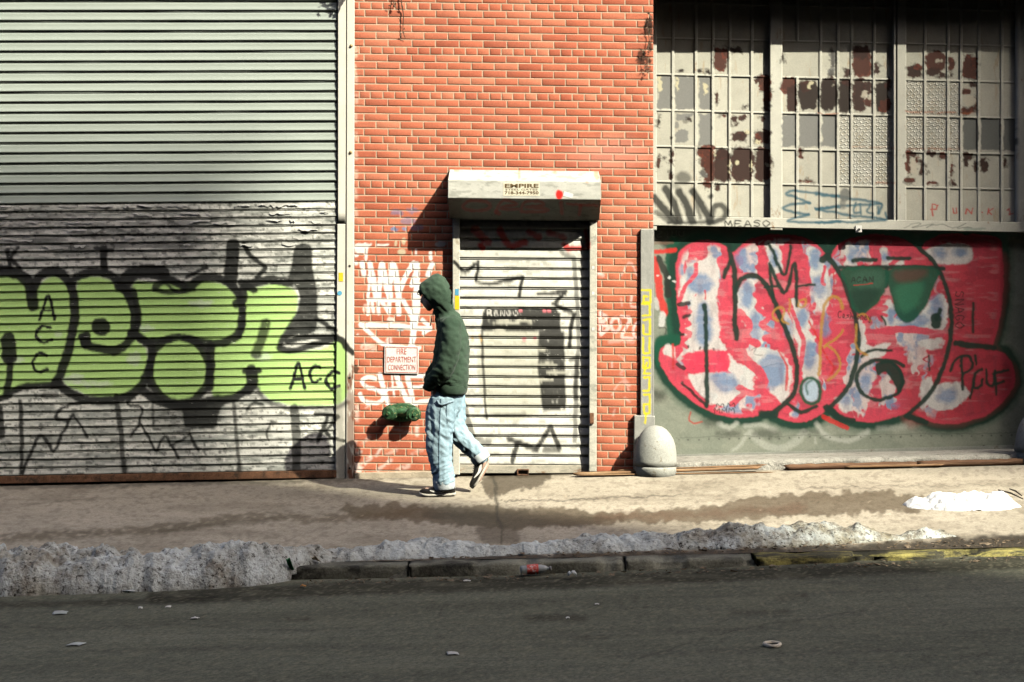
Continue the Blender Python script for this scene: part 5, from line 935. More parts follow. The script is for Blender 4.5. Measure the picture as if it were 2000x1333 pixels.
# ================================================================== LITTER
def at_ground(px, py, road=True):
    lo, hi = -9.0, 0.0
    for _ in range(50):
        mid = (lo + hi) / 2; X = (px - 1000) / S(mid); z = gz(X, mid); y = YH + (ZC - z) * S(mid)
        if y > py: lo = mid
        else: hi = mid
    return Vector(((px - 1000) / S(mid), mid, gz((px - 1000) / S(mid), mid)))
bt = tag(empty('plastic_bottle'), 'crushed clear drink bottle with a red label lying in the gutter', 'bottle')
c = at_ground(1047, 1134); c.y = CURB - .06; c.z = gz(c.x, c.y) + .034
PETM = NT('clear_plastic'); PETM.b.inputs['Transmission Weight'].default_value = .55; PET = PETM.done((.60, .66, .66), .12, .5)
def bx(t, r): return (c + Vector((-.095 + t, .012 * math.sin(t * 14), .012 * t / .2)), r)
ax = [bx(0, .018), bx(.004, .027), bx(.02, .030), bx(.05, .028), bx(.09, .031), bx(.13, .027), bx(.155, .02), bx(.17, .0115), bx(.178, .0115)]
link('bottle_body', tube_mesh([p for p, r in ax], [r for p, r in ax], 16), PET, bt, True)
lb = [bx(.04, .0297), bx(.06, .0312), bx(.09, .0325), bx(.112, .0305)]; link('label_wrap', tube_mesh([p for p, r in lb], [r for p, r in lb], 16, False), M('red_label', (.55, .09, .07), var=.25, scale=40, col2=(.55, .55, .55), thr=(.56, .62), scale2=30, bump=0, rough=.4), bt, True)
cp = [bx(.1785, .0135), bx(.192, .0135)]; link('bottle_cap', tube_mesh([p for p, r in cp], [r for p, r in cp], 12), M('cap_grey', (.2, .2, .2)), bt, True)
def scrap(name, px, py, w, d, label, cat, mat, seed, lift=.012, grp=None, crumple=.5):
    c = at_ground(px, py); n = 9; U, V = np.meshgrid(np.linspace(-1, 1, n), np.linspace(-1, 1, n)); rr = random.Random(seed)
    ang = rr.uniform(-.5, .5); ed = 1 - .35 * vn(U * 1.5 + seed, V * 1.5, seed); X = U * w / 2 * ed + V * d * .3 * math.sin(ang); Y = V * d / 2 * ed; Z = lift * (.3 + crumple * 2 * fbm(U * 1.3 + seed, V * 1.3, seed, 3)) * (1 - .3 * (U ** 2 + V ** 2))
    me = grid(X + c.x, Y + c.y, Z + c.z + .003, True); bm = bmesh.new(); bm.from_mesh(me); bmesh.ops.solidify(bm, geom=bm.faces, thickness=.0015); bm.to_mesh(me); bm.free()
    return tag(link(name, me, mat, smooth=True), label, cat, grp)
LITP = M('litter_plastic', (.42, .45, .44), var=.1, rough=.3, spec=.5, bump=0); LITW = M('litter_white', (.62, .61, .56), var=.12, rough=.7, bump=.1)
scrap('plastic_scrap', 118, 1199, .085, .09, 'pale plastic scrap on the asphalt below the left snow bank', 'litter', LITP, 1)
scrap('plastic_scrap', 149, 1261, .075, .07, 'pale plastic scrap lowest at the left on the asphalt', 'litter', LITP, 2)
scrap('plastic_scrap', 884, 1279, .062, .06, 'greyish plastic scrap on the asphalt near the bottom middle', 'litter', LITP, 3)
scrap('paper_scrap', 274, 1190, .03, .05, 'tiny white flake on the road left of two others', 'litter', LITW, 4); scrap('paper_scrap', 329, 1188, .035, .04, 'tiny white flake on the road between two others', 'litter', LITW, 5); scrap('paper_scrap', 381, 1210, .045, .03, 'tiny white flake on the road right of two others', 'litter', LITW, 6)
scrap('crumpled_wrapper', 1117, 1133, .06, .07, 'crumpled clear wrapper in the gutter right of the bottle', 'litter', LITP, 7, .05, None, .8)
scrap('flattened_cup', 251, 1157, .09, .07, 'flattened clear cup at the foot of the left snow bank', 'litter', LITP, 8, .02)
scrap('orange_leaf', 592, 1150, .04, .05, 'small orange leaf scrap in the gutter at the end of the snow', 'leaf', M('leaf_orange', (.35, .17, .05)), 9, .03)
scrap('white_chip', 1166, 1183, .028, .03, 'small white chip on the asphalt right of the bottle', 'litter', LITW, 10); scrap('white_chip', 1109, 1210, .025, .03, 'small white chip on the asphalt below the bottle', 'litter', LITW, 11); scrap('white_chip', 912, 1137, .05, .03, 'pale paper chip in the gutter left of the bottle', 'litter', LITW, 12)
c = at_ground(1509, 1263); rp = [(c + Vector((.034 * math.cos(a) * (1 + .12 * math.sin(3 * a)), .04 * math.sin(a), .01))) for a in np.linspace(0, 2 * math.pi, 25)]
tag(link('foam_ring', tube_mesh(rp, .0085, 8), M('foam_cream', (.62, .55, .42), var=.1)), 'cream ring shaped piece of litter on the road at right', 'litter')
# scraps frozen into the bank
def on_snow(px, py, w, h, name, label, mat, seed):
    x = (px - 1000) / 330; i = int(np.clip(np.searchsorted(pxs, 1000 + x * 311), 0, n - 1)); pyc = to_px(Xsn[:, i], Ysn[:, i], Zsn[:, i])[1]; j = int(np.argmin(np.abs(pyc - py)[m_ // 3:])) + m_ // 3
    c = Vector((Xsn[j, i], Ysn[j, i] - .02, Zsn[j, i] + .012)); U, V = np.meshgrid(np.linspace(-1, 1, 6), np.linspace(-1, 1, 6))
    me = grid(c.x + U * w / 2 + V * w * .35, c.y + .3 * V * h + .006 * np.sin(U * 4), c.z + -V * h / 2 + .005 * np.cos(U * 3 + V * 2)); bm = bmesh.new(); bm.from_mesh(me); bmesh.ops.solidify(bm, geom=bm.faces, thickness=.002); bm.to_mesh(me); bm.free()
    tag(link(name, me, mat), label, 'litter')
on_snow(549, 1108, .028, .075, 'green_scrap', 'bright green scrap stuck upright in the snow bank', M('green_scrap', (.05, .28, .10)), 1); on_snow(596, 1095, .035, .025, 'tan_scrap', 'small tan paper scrap at the low end of the snow bank', M('tan_scrap', (.55, .44, .28)), 2)
# loose grit in the gutter between the bank and the kerb
rr = random.Random(12); V, F = [], []
for i in range(1500):
    x = rr.uniform(-1.3, 4.2); y = rr.uniform(CURB + .16, CURB + .42) if rr.random() < .7 else rr.uniform(CURB - .2, CURB - .03); s = rr.choice([.006, .008, .012, .018]) * rr.uniform(.6, 1.2); z = gz(x, y) + s * .3; b = len(V)
    V += [(x + s * rr.uniform(-1.6, 1.6), y + s * rr.uniform(-1, 1), z + s * rr.uniform(-.3, .7)) for _ in range(4)]; F += [(b, b + 1, b + 2), (b, b + 2, b + 3), (b, b + 3, b + 1), (b + 1, b + 3, b + 2)]
tag(link('gutter_grit', pydata(V, F), M('grit', (.17, .13, .085), var=.5, scale=40, col2=(.42, .33, .2), thr=(.6, .66), scale2=30)), 'dark grit and leaf crumbs lying along the kerb', 'grit', kind='stuff')
# sticks at the end of the small snow heap
for i, (xa, ya, xb, yb, lab) in enumerate([(1950, 962, 1998, 974, 'dark twig at the right end of the white snow heap, longer one'), (1972, 960, 1996, 968, 'dark short twig above the longer twig by the white snow heap')]):
    a, b = at_ground(xa, ya + 8), at_ground(xb, yb + 6); tag(link('twig', tube_mesh([a + Vector((0, 0, .05)), (a + b) / 2 + Vector((0, 0, .045)), b + Vector((0, 0, .02))], [.005, .007, .004], 6), M('twig_bark', (.05, .035, .025))), lab, 'twig')

# ================================================================== DRIED VINES
VM = M('dry_vine', (.07, .042, .028), var=.3); VL = M('dry_leaf', (.10, .06, .035), var=.4)
def vine(P, r, leaves, label, seed):
    rr = random.Random(seed); g = tag(empty('dried_vine'), label, 'vine', 'dried vine strands on the bricks'); pts = crom([(p[0], p[1]) for p in P], n=5)
    wp = [W(x, y, -.018 - .012 * rr.random()) for x, y in pts]; link('stem', tube_mesh(wp, [r * (1 - .6 * i / len(wp)) for i in range(len(wp))], 6), VM, g)
    for k in range(leaves):
        q = rr.choice(wp) + Vector((rr.uniform(-.02, .02), -.01, rr.uniform(-.02, .02))); s = rr.uniform(.008, .02); an = rr.uniform(0, 6.28); u = Vector((math.cos(an), rr.uniform(-.5, .5), math.sin(an))) * s; v = Vector((-math.sin(an), rr.uniform(-.5, .5), math.cos(an))) * s * .5
        link('dry_leaf', pydata([q, q + u + v, q + u * 2, q + u - v], [(0, 1, 2), (0, 2, 3)]), VL, g)
vine([(781, -40), (784, 4), (788, 30), (787, 60), (792, 76)], .006, 5, 'long thin dried vine strand hanging at the top of the bricks', 1); vine([(770, -30), (769, 8), (765, 20)], .005, 7, 'short dried vine stub left of the long strand', 2)
vine([(1270, 30), (1264, 52), (1268, 80), (1258, 110), (1262, 140)], .0045, 26, 'dried clinging vine remains at the upper right brick corner', 3)
g = tag(empty('dried_vine'), 'dried vine clump hanging just above the picture over the left jamb', 'vine', 'dried vine strands on the bricks'); rr = random.Random(5)  # unseen clump added only to drop a dark blob on the shutter top
link('stem', tube_mesh([W(712, -150, -.1), W(704, -100, -.16), W(690, -62, -.2)], [.012, .01, .006], 7), VM, g)
for k in range(46):
    q = W(rr.uniform(672, 712), rr.uniform(-82, -48) , -.2 + rr.uniform(-.04, .04)); s = rr.uniform(.02, .045); an = rr.uniform(0, 6.28); u = Vector((math.cos(an), rr.uniform(-.5, .5), math.sin(an))) * s; v = Vector((-math.sin(an), rr.uniform(-.5, .5), math.cos(an))) * s * .5
    link('dry_leaf', pydata([q, q + u + v, q + u * 2, q + u - v], [(0, 1, 2), (0, 2, 3)]), VL, g)

# ================================================================== PERSON walking to the left, hood up, hands in the pockets
PU, PY0 = .001524, -1.1
def PP(cx, cy, y=0.0):
    s = S(PY0); return Vector(((780 + cx / 2.777 - 1000) / s, PY0 + y, ZC - (510 + cy / 2.777 - YH) / s))
def ringpts(c, a, b, n=28, e=2.0):
    out = []
    for k in range(n):
        t = 2 * math.pi * k / n; ct, st = math.cos(t), math.sin(t)
        out.append(c + a * (abs(ct) ** (2 / e) * (1 if ct >= 0 else -1)) + b * (abs(st) ** (2 / e) * (1 if st >= 0 else -1)))
    return out
def loft(rings, caps=True):
    n = len(rings[0]); V = [p for r in rings for p in r]; F = []
    for i in range(len(rings) - 1): F += [(i * n + k, i * n + (k + 1) % n, (i + 1) * n + (k + 1) % n, (i + 1) * n + k) for k in range(n)]
    if caps: F += [tuple(range(n))[::-1], tuple(range((len(rings) - 1) * n, len(rings) * n))]
    me = pydata(V, F); bm = bmesh.new(); bm.from_mesh(me); bmesh.ops.recalc_face_normals(bm, faces=bm.faces); bm.to_mesh(me); bm.free(); return me
def torso(rows, y=0.0, e=2.4): return loft([ringpts(PP((a + b) / 2, cy, y), Vector(((b - a) / 2 * PU, 0, 0)), Vector((0, hw, 0)), 32, e) for cy, a, b, hw in rows])
def limb(pts, n=20, sub=5, flat=1.0):
    """tapered limb through (cx, cy, y, r) with rounded ends"""
    P = np.array([[*PP(p[0], p[1], p[2]), p[3]] for p in pts]); Q = crom(P, n=sub); rings = []
    for i in range(len(Q)):
        c = Vector(Q[i][:3]); t = (Vector(Q[min(i + 1, len(Q) - 1)][:3]) - Vector(Q[max(i - 1, 0)][:3])).normalized(); a = t.cross(Vector((0, 1, 0))).normalized(); b = t.cross(a); r = Q[i][3]
        if i == 0: rings += [ringpts(c - t * r * .6, a * r * .35, b * r * .35 * flat, n), ringpts(c - t * r * .35, a * r * .8, b * r * .8 * flat, n)]
        rings.append(ringpts(c, a * r, b * r * flat, n))
        if i == len(Q) - 1: rings += [ringpts(c + t * r * .35, a * r * .8, b * r * .8 * flat, n), ringpts(c + t * r * .6, a * r * .35, b * r * .35 * flat, n)]
    return loft(rings)
def ellipsoid(c, rx, ry, rz, rot=0.0):
    bm = bmesh.new(); bmesh.ops.create_uvsphere(bm, u_segments=20, v_segments=14, radius=1); M_ = Matrix.Translation(c) @ Matrix.Rotation(rot, 4, 'Y') @ Matrix.Diagonal((rx, ry, rz, 1)); bmesh.ops.transform(bm, matrix=M_, verts=bm.verts)
    me = bpy.data.meshes.new('e'); bm.to_mesh(me); bm.free(); return me
def fuse(meshes, voxel, smooth=4):
    me = bpy.data.meshes.new('f'); bm = bmesh.new()
    for m in meshes: bm.from_mesh(m)
    bm.to_mesh(me); bm.free(); o = bpy.data.objects.new('f', me); COL.objects.link(o)
    r = o.modifiers.new('r', 'REMESH'); r.mode = 'VOXEL'; r.voxel_size = voxel
    if smooth: s = o.modifiers.new('s', 'SMOOTH'); s.factor = .5; s.iterations = smooth
    out = bpy.data.meshes.new_from_object(o.evaluated_get(bpy.context.evaluated_depsgraph_get())); COL.objects.unlink(o); bpy.data.objects.remove(o); return out
def wrinkle(me, fn):
    me.update(); N = [v.normal.copy() for v in me.vertices]
    for v, nn in zip(me.vertices, N): v.co += nn * fn(v.co)
    me.update()

person = tag(empty('person'), 'person in a dark green hoodie and light blue jeans walking left past the door', 'person')
# --- body: one continuous surface (head, neck, trunk, arms, hands in pockets, legs, feet)
R_ = .0
parts = [ellipsoid(PP(196, 168), .098, .076, .118, .50), ellipsoid(PP(168, 218), .062, .056, .072, .45), ellipsoid(PP(132, 206), .018, .02, .026, .5), limb([(126, 190, 0, .008), (121, 210, 0, .011), (119, 221, 0, .012), (128, 228, 0, .008)], 10), ellipsoid(PP(134, 240), .013, .022, .008, .5), ellipsoid(PP(140, 249), .013, .020, .008, .5), ellipsoid(PP(160, 258), .026, .026, .022, .4),
         limb([(215, 215, 0, .058), (245, 270, 0, .06), (270, 320, 0, .075)]), torso([(300, 225, 325, .10), (340, 220, 350, .17), (420, 215, 360, .17), (520, 215, 355, .16), (620, 210, 350, .165), (700, 200, 345, .17), (760, 205, 330, .16)])]
for y, el, wr in ((-.17, (262, 555), (182, 668)), (.17, (245, 545), (170, 655))):
    sg = -1 if y < 0 else 1
    parts.append(limb([(282, 335, y, .055), (275, 440, y + sg * .06, .048), (el[0], el[1], y + sg * .08, .042), ((el[0] + wr[0]) / 2, (el[1] + wr[1]) / 2, y + sg * .05, .036), (wr[0] + 14, wr[1], y * .75, .028)]))
    parts.append(ellipsoid(PP(wr[0] + 22, wr[1] + 40, y * .62), .038, .018, .05, .2))
    for k in range(4): parts.append(limb([(wr[0] + 2 + k * 13, wr[1] + 62, y * .6, .0095), (wr[0] + 4 + k * 14, wr[1] + 88 - abs(k - 1.4) * 3, y * .56, .0085), (wr[0] + 10 + k * 14, wr[1] + 104 - abs(k - 1.4) * 6, y * .52, .0075)], 8, 3))
    parts.append(limb([(wr[0] + 6, wr[1] + 28, y * .55, .011), (wr[0] + 2, wr[1] + 50, y * .48, .0095), (wr[0] + 2, wr[1] + 66, y * .44, .008)], 8, 3))
parts += [limb([(262, 720, -.09, .088), (232, 860, -.095, .072), (222, 960, -.1, .056), (236, 1060, -.1, .052), (252, 1190, -.1, .036)]), limb([(252, 1190, -.1, .036), (235, 1225, -.1, .036), (150, 1240, -.1, .03)]),
          limb([(275, 720, .09, .088), (285, 830, .1, .072), (300, 930, .1, .056), (370, 1000, .1, .052), (445, 1085, .1, .036)]), limb([(445, 1085, .1, .036), (462, 1110, .1, .036), (420, 1195, .1, .03)])]
body = fuse(parts, .0075, 3)
SKIN = M('skin', (.66, .44, .33), var=.06, scale=20, rough=.55, spec=.35, bump=.08, bscale=200, fine=.05)
link('body', body, SKIN, person, True)
EYE = M('eye_dark', (.03, .02, .015), rough=.2, spec=.5, bump=0)
for y in (-.034, .034):
    link('eye', ellipsoid(PP(139, 199, y), .009, .011, .007, .5), EYE, person, True); link('eyebrow', limb([(126, 188, y * .5, .004), (131, 186, y, .0045), (140, 188, y * 1.4, .003)], 8, 3), EYE, person, True)
# --- hooded sweatshirt
def hoodshell():
    fans = [((104, 150), (188, 268), .086), ((112, 128), (196, 274), .100), ((140, 98), (212, 284), .114), ((176, 77), (226, 292), .121), ((210, 70), (240, 298), .122), ((243, 88), (254, 302), .116), ((266, 122), (268, 304), .106), ((282, 165), (284, 306), .09), ((290, 215), (296, 306), .06)]
    def rings(k, sh=0):
        out = []
        for (t, b, hw) in fans:
            T, B = PP(*t), PP(*b); c = (T + B) / 2; a = (T - B) / 2; out.append(ringpts(c, a * k, Vector((0, hw * k, 0)), 30, 2.1))
        return out
    o_, i_ = rings(1.0), rings(.86); i_ = i_[:-1]
    return loft(o_[::-1] + i_)
sw_parts = [torso([(292, 232, 318, .10), (312, 212, 338, .165), (345, 204, 352, .205), (400, 198, 370, .222), (470, 190, 377, .228), (540, 182, 379, .232), (600, 182, 379, .235), (650, 188, 376, .232), (682, 198, 368, .215), (708, 212, 362, .20), (716, 232, 352, .185)]), hoodshell(),
            limb([(232, 250, 0, .07), (248, 285, 0, .088), (262, 320, 0, .11)]),
            limb([(285, 338, -.165, .085), (285, 430, -.225, .082), (268, 530, -.25, .078), (250, 580, -.245, .078), (205, 630, -.2, .068), (172, 668, -.16, .052), (164, 690, -.145, .046)], 22),
            limb([(280, 338, .165, .085), (268, 430, .22, .08), (232, 530, .235, .075), (205, 585, .22, .072), (172, 630, .17, .062), (160, 668, .13, .05)], 22)]
hoodie = fuse(sw_parts, .0085, 12)
def hood_w(p):
    a = mn.noise(Vector((p.x * 9, p.y * 7, p.z * 5 + p.x * 7))); b = mn.noise(Vector((p.x * 20 - p.z * 9, p.y * 16, p.z * 26 + p.x * 14))); zz = (p.z - .95) / .3
    low = math.exp(-((p.z - .82) / .16) ** 2); c = mn.noise(Vector((p.x * 14 + 4, p.y * 10, p.z * 48))); hoodz = math.exp(-((p.z - 1.50) / .10) ** 2)
    d = mn.noise(Vector((p.x * 30 + p.z * 26, p.y * 18, p.z * 8)))
    return .013 * a + .008 * b + .018 * low * (abs(c) - .25) + .010 * hoodz * d
wrinkle(hoodie, hood_w)
def cloth(name, col, col2, wv=700, bump=.35, folds=.2):
    t = NT(name); n1 = t.ramp(t.noise(7, 5, .6), .3, .7); n2 = t.ramp(t.noise(220, 3, .7), .3, .7)
    c = t.mix(n1, col, col2); f = t.math('ADD', t.math('MULTIPLY', n2, .5), .75); g = t.n('ShaderNodeCombineColor'); [t.l(f, g.inputs[i]) for i in range(3)]
    c = t.mix(1.0, c, g.outputs[0], 'MULTIPLY'); t.bump(t.math('ADD', t.math('MULTIPLY', t.noise(300, 2, .6), .25), t.noise(26, 4, .6)), bump, .012)
    t.b.inputs['Sheen Weight'].default_value = .1; t.b.inputs['Sheen Roughness'].default_value = .5
    return t.done(c, .92, .15)
HG = cloth('green_fleece', (.040, .072, .046), (.062, .102, .068))
hd = link('hoodie', hoodie, HG, person, True)
# hem rib, pocket edge, cords
hem = loft([ringpts(PP((a + b) / 2, cy), Vector(((b - a) / 2 * PU, 0, 0)), Vector((0, hw, 0)), 48, 2.4) for cy, a, b, hw in [(672, 196, 371, .222), (690, 192, 371, .222), (712, 200, 366, .212), (724, 212, 358, .2), (722, 222, 350, .19)]], False)
link('hem_band', hem, HG, hd, True)
link('pocket_edge', tube_mesh([PP(176, 632, -.215), PP(196, 640, -.236), PP(214, 652, -.243), PP(226, 668, -.24)], .0035, 6), M('pocket_seam', (.10, .15, .11)), hd, True)
for P in ([(186, 268, -.05), (182, 290, -.07), (178, 320, -.08), (170, 352, -.085)], [(184, 270, -.02), (188, 300, -.05), (186, 328, -.06)]): link('drawstring', tube_mesh([PP(*p) for p in P], [.0032, .0032, .0036, .005][:len(P)], 6), M('cord', (.018, .02, .018)), hd, True)
# hair curls over the forehead
rr = random.Random(4); hs = []
for k in range(26):
    cx, cy, y = 104 + rr.uniform(-9, 34), 172 + rr.uniform(-9, 13), rr.uniform(-.06, .06); cx += abs(y) * 260; r = rr.uniform(.006, .011); c = PP(cx, cy, y)
    hs.append(tube_mesh([c + Vector((r * math.cos(a), .3 * r * a / 3, r * math.sin(a))) for a in np.linspace(0, 5.6, 9)], .0042, 6))
link('hair', merge(hs), M('dark_hair', (.022, .014, .010), rough=.6), person, True)
# --- jeans
jn = [torso([(672, 202, 355, .165), (700, 185, 352, .175), (740, 172, 345, .182), (790, 165, 335, .178), (840, 170, 318, .150)], 0, 2.3),
      loft([ringpts(PP((a + b) / 2, cy, -.095), Vector(((b - a) / 2 * PU, 0, 0)), Vector((0, hw, 0)), 30, 2.2) for cy, a, b, hw in [(735, 172, 330, .10), (800, 152, 318, .105), (870, 146, 303, .107), (930, 145, 293, .106), (990, 149, 287, .104), (1050, 159, 287, .104), (1110, 171, 294, .104), (1160, 181, 300, .102), (1200, 188, 301, .1)]]),
      limb([(278, 735, .09, .118), (284, 830, .1, .112), (298, 915, .1, .098), (335, 965, .1, .086), (385, 1010, .1, .077), (430, 1058, .1, .072), (446, 1076, .1, .068)], 26, 6)]
jeans = fuse(jn, .0075, 4)
def jean_w(p):
    a = mn.noise(Vector((p.x * 12, p.y * 8, p.z * 5))); b = mn.noise(Vector((p.x * 18, p.y * 12, p.z * 30 + p.x * 22))); low = math.exp(-((p.z - .17) / .14) ** 2); knee = math.exp(-((p.z - .5) / .14) ** 2); c = mn.noise(Vector((p.x * 9 + 7, p.y * 9, p.z * 36 - p.x * 16)))
    d = mn.noise(Vector((p.x * 34, p.y * 20, p.z * 4.5 + 3)))
    return .010 * a + .010 * b * (.35 + knee) + .018 * low * (abs(c) - .22) + .008 * d
wrinkle(jeans, jean_w)
def denim():
    t = NT('light_denim'); n1 = t.ramp(t.noise(4.5, 4, .55, (1.6, 1, .45)), .25, .75); n2 = t.ramp(t.noise(24, 5, .7, (2.2, 1, .6)), .35, .65); tw = t.ramp(t.noise(260, 2, .7, (1.5, 1, .6)), .3, .7)
    c = t.mix(n1, (.25, .40, .49), (.40, .56, .63)); c = t.mix(t.math('MULTIPLY', n2, .28), c, (.56, .69, .73)); f = t.math('ADD', t.math('MULTIPLY', tw, .3), .85); g = t.n('ShaderNodeCombineColor'); [t.l(f, g.inputs[i]) for i in range(3)]
    c = t.mix(1.0, c, g.outputs[0], 'MULTIPLY'); t.bump(t.math('ADD', t.math('MULTIPLY', t.noise(300, 2), .2), t.noise(30, 4, .6)), .35, .01); return t.done(c, .9, .15)
DN = denim(); je = link('jeans', jeans, DN, person, True)
CUFF = cloth('cuff_denim', (.46, .52, .54), (.60, .64, .64))
def cuff(axis_pts, r0, r1, y, flat=1.0):
    A, B = PP(*axis_pts[0], y), PP(*axis_pts[1], y); t = (B - A).normalized(); a = t.cross(Vector((0, 1, 0))).normalized(); b = t.cross(a); rg = []
    for k, (u, r) in enumerate([(0.0, r0 * .96), (.04, r0 * 1.03), (.3, r0 * 1.04), (.65, r1 * 1.05), (.94, r1 * 1.05), (1, r1), (.97, r1 * .9), (.7, r1 * .86)]): rg.append(ringpts(A.lerp(B, u), a * r, b * r * flat, 26))
    me = loft(rg, False); wrinkle(me, lambda p: .004 * mn.noise(p * 26)); return me
link('cuff', cuff([(244, 1176), (248, 1230)], .089, .086, -.095, 1.1), CUFF, je, True); link('cuff', cuff([(424, 1054), (450, 1090)], .077, .076, .1, 1.05), CUFF, je, True)
SEAM = M('denim_seam', (.12, .2, .27)); PKT = M('denim_patch', (.30, .42, .49), bump=.4, bscale=60)
def surf(p, toward=-1):                                  # snap a seam to the outside of the jeans (camera side)
    o, d = Vector((p.x, p.y - .4, p.z)), Vector((0, 1, 0)); h = je_bvh.ray_cast(o, d); return (h[0] + Vector((0, -.003, 0))) if h and h[0] is not None else p
from mathutils.bvhtree import BVHTree
bmj = bmesh.new(); bmj.from_mesh(jeans); je_bvh = BVHTree.FromBMesh(bmj)
link('side_seam', tube_mesh([surf(PP(232 - 10 * math.sin(u * 2), 740 + u * 420, -.1)) for u in np.linspace(0, 1, 26)], .0028, 5), SEAM, je)
link('pocket_seam', tube_mesh([surf(PP(*p, -.1)) for p in [(262, 770), (262, 830), (266, 870)]] + [surf(PP(*p, -.1)) for p in [(300, 868), (304, 800)]], .0025, 5), SEAM, je)
link('hammer_loop', tube_mesh([surf(PP(*p, -.1)) + Vector((0, -.006, 0)) for p in [(212, 748), (222, 768), (240, 772), (262, 764), (300, 752)]], .009, 6), PKT, je, True)
bmj.free()
# --- shoes
BLK = M('shoe_black', (.018, .017, .016), var=.2, rough=.5, spec=.35, bump=.1); SOLE = M('shoe_sole', (.62, .58, .49), var=.08, rough=.6); SWO = M('shoe_white', (.74, .72, .66), var=.04, rough=.5, bump=0)
def shoe(loc, pitch, label):
    """toe towards -x, origin at the heel end of the sole"""
    sh = empty('shoe'); sh.parent = person; sh['label'] = label
    L = .292; ts = np.linspace(0, 1, 17); hwf = lambda t: .036 + .014 * math.sin(math.pi * min(1, max(0, (t - .25) / .8))) - .030 * max(0, (t - .86) / .14) ** 2
    rise = lambda t: .014 * max(0, (t - .72) / .28) ** 1.6 + .006 * max(0, (.12 - t) / .12)
    up = [ringpts(Vector((-t * L, 0, .018 + rise(t) + h / 2)), Vector((0, hwf(t) * .93, 0)), Vector((0, 0, h / 2 + .004)), 20, 2.6) for t, h in [(u, np.interp(u, [0, .04, .12, .25, .36, .5, .7, .88, .97, 1], [.05, .07, .078, .076, .082, .064, .046, .036, .024, .012])) for u in ts]]
    u_ = link('upper', loft(up), BLK, sh, True)
    so = [ringpts(Vector((-t * L * 1.02 + .003, 0, .011 + rise(t))), Vector((0, hwf(t) + .004, 0)), Vector((0, 0, .011)), 20, 4) for t in ts]
    link('sole', loft(so), SOLE, sh, True)
    for sg in (-1, 1):
        V = []
        for t, za, zb in [(.10, .062, .068), (.22, .046, .064), (.34, .030, .056), (.44, .0275, .047), (.56, .036, .049), (.66, .048, .055)][::1]:
            for z in (za, zb): V.append((-t * L - .012, sg * (hwf(t) * .93 + .0045 - .008 * max(0, (z - .045) / .03)), z))
        link('side_flash', pydata(V, [(2 * i, 2 * i + 1, 2 * i + 3, 2 * i + 2) for i in range(5)]), SWO, u_)
    link('laces', merge([tube_mesh([Vector((-x, -.022, z)), Vector((-x - .004, 0, z + .008)), Vector((-x, .022, z))], .003, 5) for x, z in [(.125, .098), (.142, .09), (.16, .082), (.178, .074)]]), SWO, u_)
    sh.location = loc; sh.rotation_euler = (0, pitch, 0); return sh
p = PP(306, 1257, -.1); shoe((p.x, p.y, gz(p.x - .1, p.y) + .004), math.radians(-1.3), 'flat black shoe with white side flash under the front leg')
p = PP(497, 1078, .1); shoe((p.x, p.y, p.z), math.radians(-62), 'raised black shoe pushing off at the back')

# ================================================================== BUILDINGS ACROSS THE STREET (behind the camera; they cast the shade on the road and the left shutter; rows, tower and roof screen are added to shape the light)
def far_building(name, x0, x1, y0, y1, h, label, mat):
    b = tag(empty(name), label, 'building'); gl = M('dark_glass', (.03, .035, .04), rough=.15, spec=.5, bump=0); tr = M('stone_trim', (.42, .40, .35))
    z0 = -1.5; link('wall', boxmesh(x0, x1, y0, y1, z0, h - .5), mat, b); link('cornice', boxmesh(x0 - .0, x1 + .0, y0, y1 + .0, h - .498, h, 0), tr, b)
    sp = 3.2 if x1 - x0 < 40 else 5.0; nxw = int((x1 - x0) / sp); pane = boxmesh(-.65, .65, -.02, .06, -.95, .95); pane.materials.append(gl); sill = boxmesh(-.75, .75, -.02, .14, -1.09, -.97); sill.materials.append(tr)
    for f in range(int((h - 3) / 3.4)):
        for i in range(nxw):
            w = link('window', pane, None, b); w.location = (x0 + 1.6 + i * sp, y1, 4.2 + f * 3.4 - 1.6); s_ = link('sill', sill, None, w)
    return b
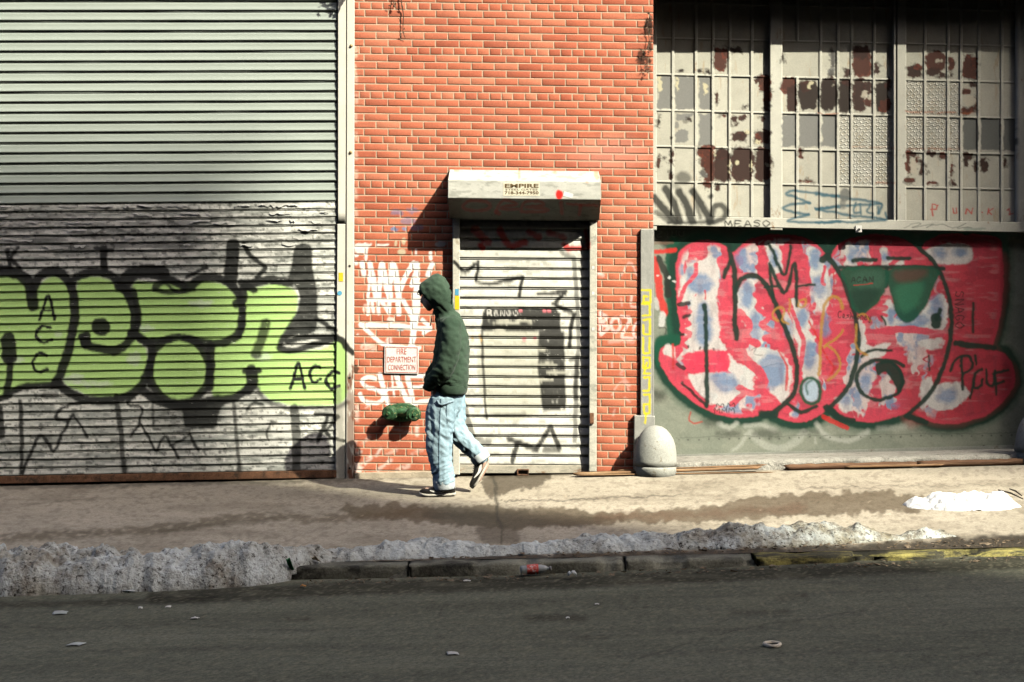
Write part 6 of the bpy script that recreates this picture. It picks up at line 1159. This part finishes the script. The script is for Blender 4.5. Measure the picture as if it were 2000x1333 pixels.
T = 58.0; hx, hy = SUN.x / math.hypot(SUN.x, SUN.y), SUN.y / math.hypot(SUN.x, SUN.y); tanel = SUN.z / math.hypot(SUN.x, SUN.y)
cxA, cyA = -2.15 + T * hx, T * hy
HA = .12 + T * tanel                                   # its roof shades the road and the pavement up to the foot of the shutter
bA = far_building('apartment_building', cxA - 90, cxA, cyA - 15, cyA, HA, 'tall building across the street with a louvred roof screen, shading the road', M('far_brick', (.30, .17, .12), var=.15))
scr = link('roof_screen', boxmesh(cxA - 88, cxA, cyA - .26, cyA - .20, HA + 1.85, HA + 3.05), M('screen_steel', (.3, .31, .3)), bA)  # added unseen screen: solid top for the shutter's dark band, louvres for half-light
lv = boxmesh(cxA - 88, cxA, -.03, .03, -.055, .055); lv.materials.append(MATS['screen_steel'])
for k in range(8): o = link('louvre', lv, None, scr); o.location = (0, cyA - .23, HA + .16 + k * .235)
for k in range(30): link('post', boxmesh(cxA - .06 - k * 3.03, cxA - k * 3.03, cyA - .36, cyA - .265, HA + .002, HA + 2.95), MATS['screen_steel'], scr)
for xa, xb, hh_, lab in ((-75, -28, 17.0, 'row building opposite, far to the left behind the camera'), (-27.9, 18, 18.0, 'row building directly opposite, behind the camera'), (18.1, 70, 17.5, 'row building opposite, to the right behind the camera')):
    far_building('row_building', xa, xb, -31.0, -20.3, hh_, lab, M('far_brick', (.30, .17, .12)))  # unseen rows added to keep sky light off the wall, below the sun's path
TW = 105.0; XT = 4.0 + TW * SUN.x / -SUN.y
far_building('tower_block', XT, XT + 30, -TW, -TW + 16, 4.8 + TW / -hy * tanel, 'high tower block behind the side street whose shade reaches the mural end', M('far_brick', (.30, .17, .12)))  # unseen tower added, set far off for a wide soft shade edge

# every mesh whose material reads the 'paint' layer gets one (empty where nothing is painted)
for me in bpy.data.meshes:
    if 'paint' not in me.attributes and len(me.vertices): me.attributes.new('paint', 'FLOAT_COLOR', 'POINT'); me.attributes['paint'].data.foreach_set('color', np.zeros(len(me.vertices) * 4, np.float32))
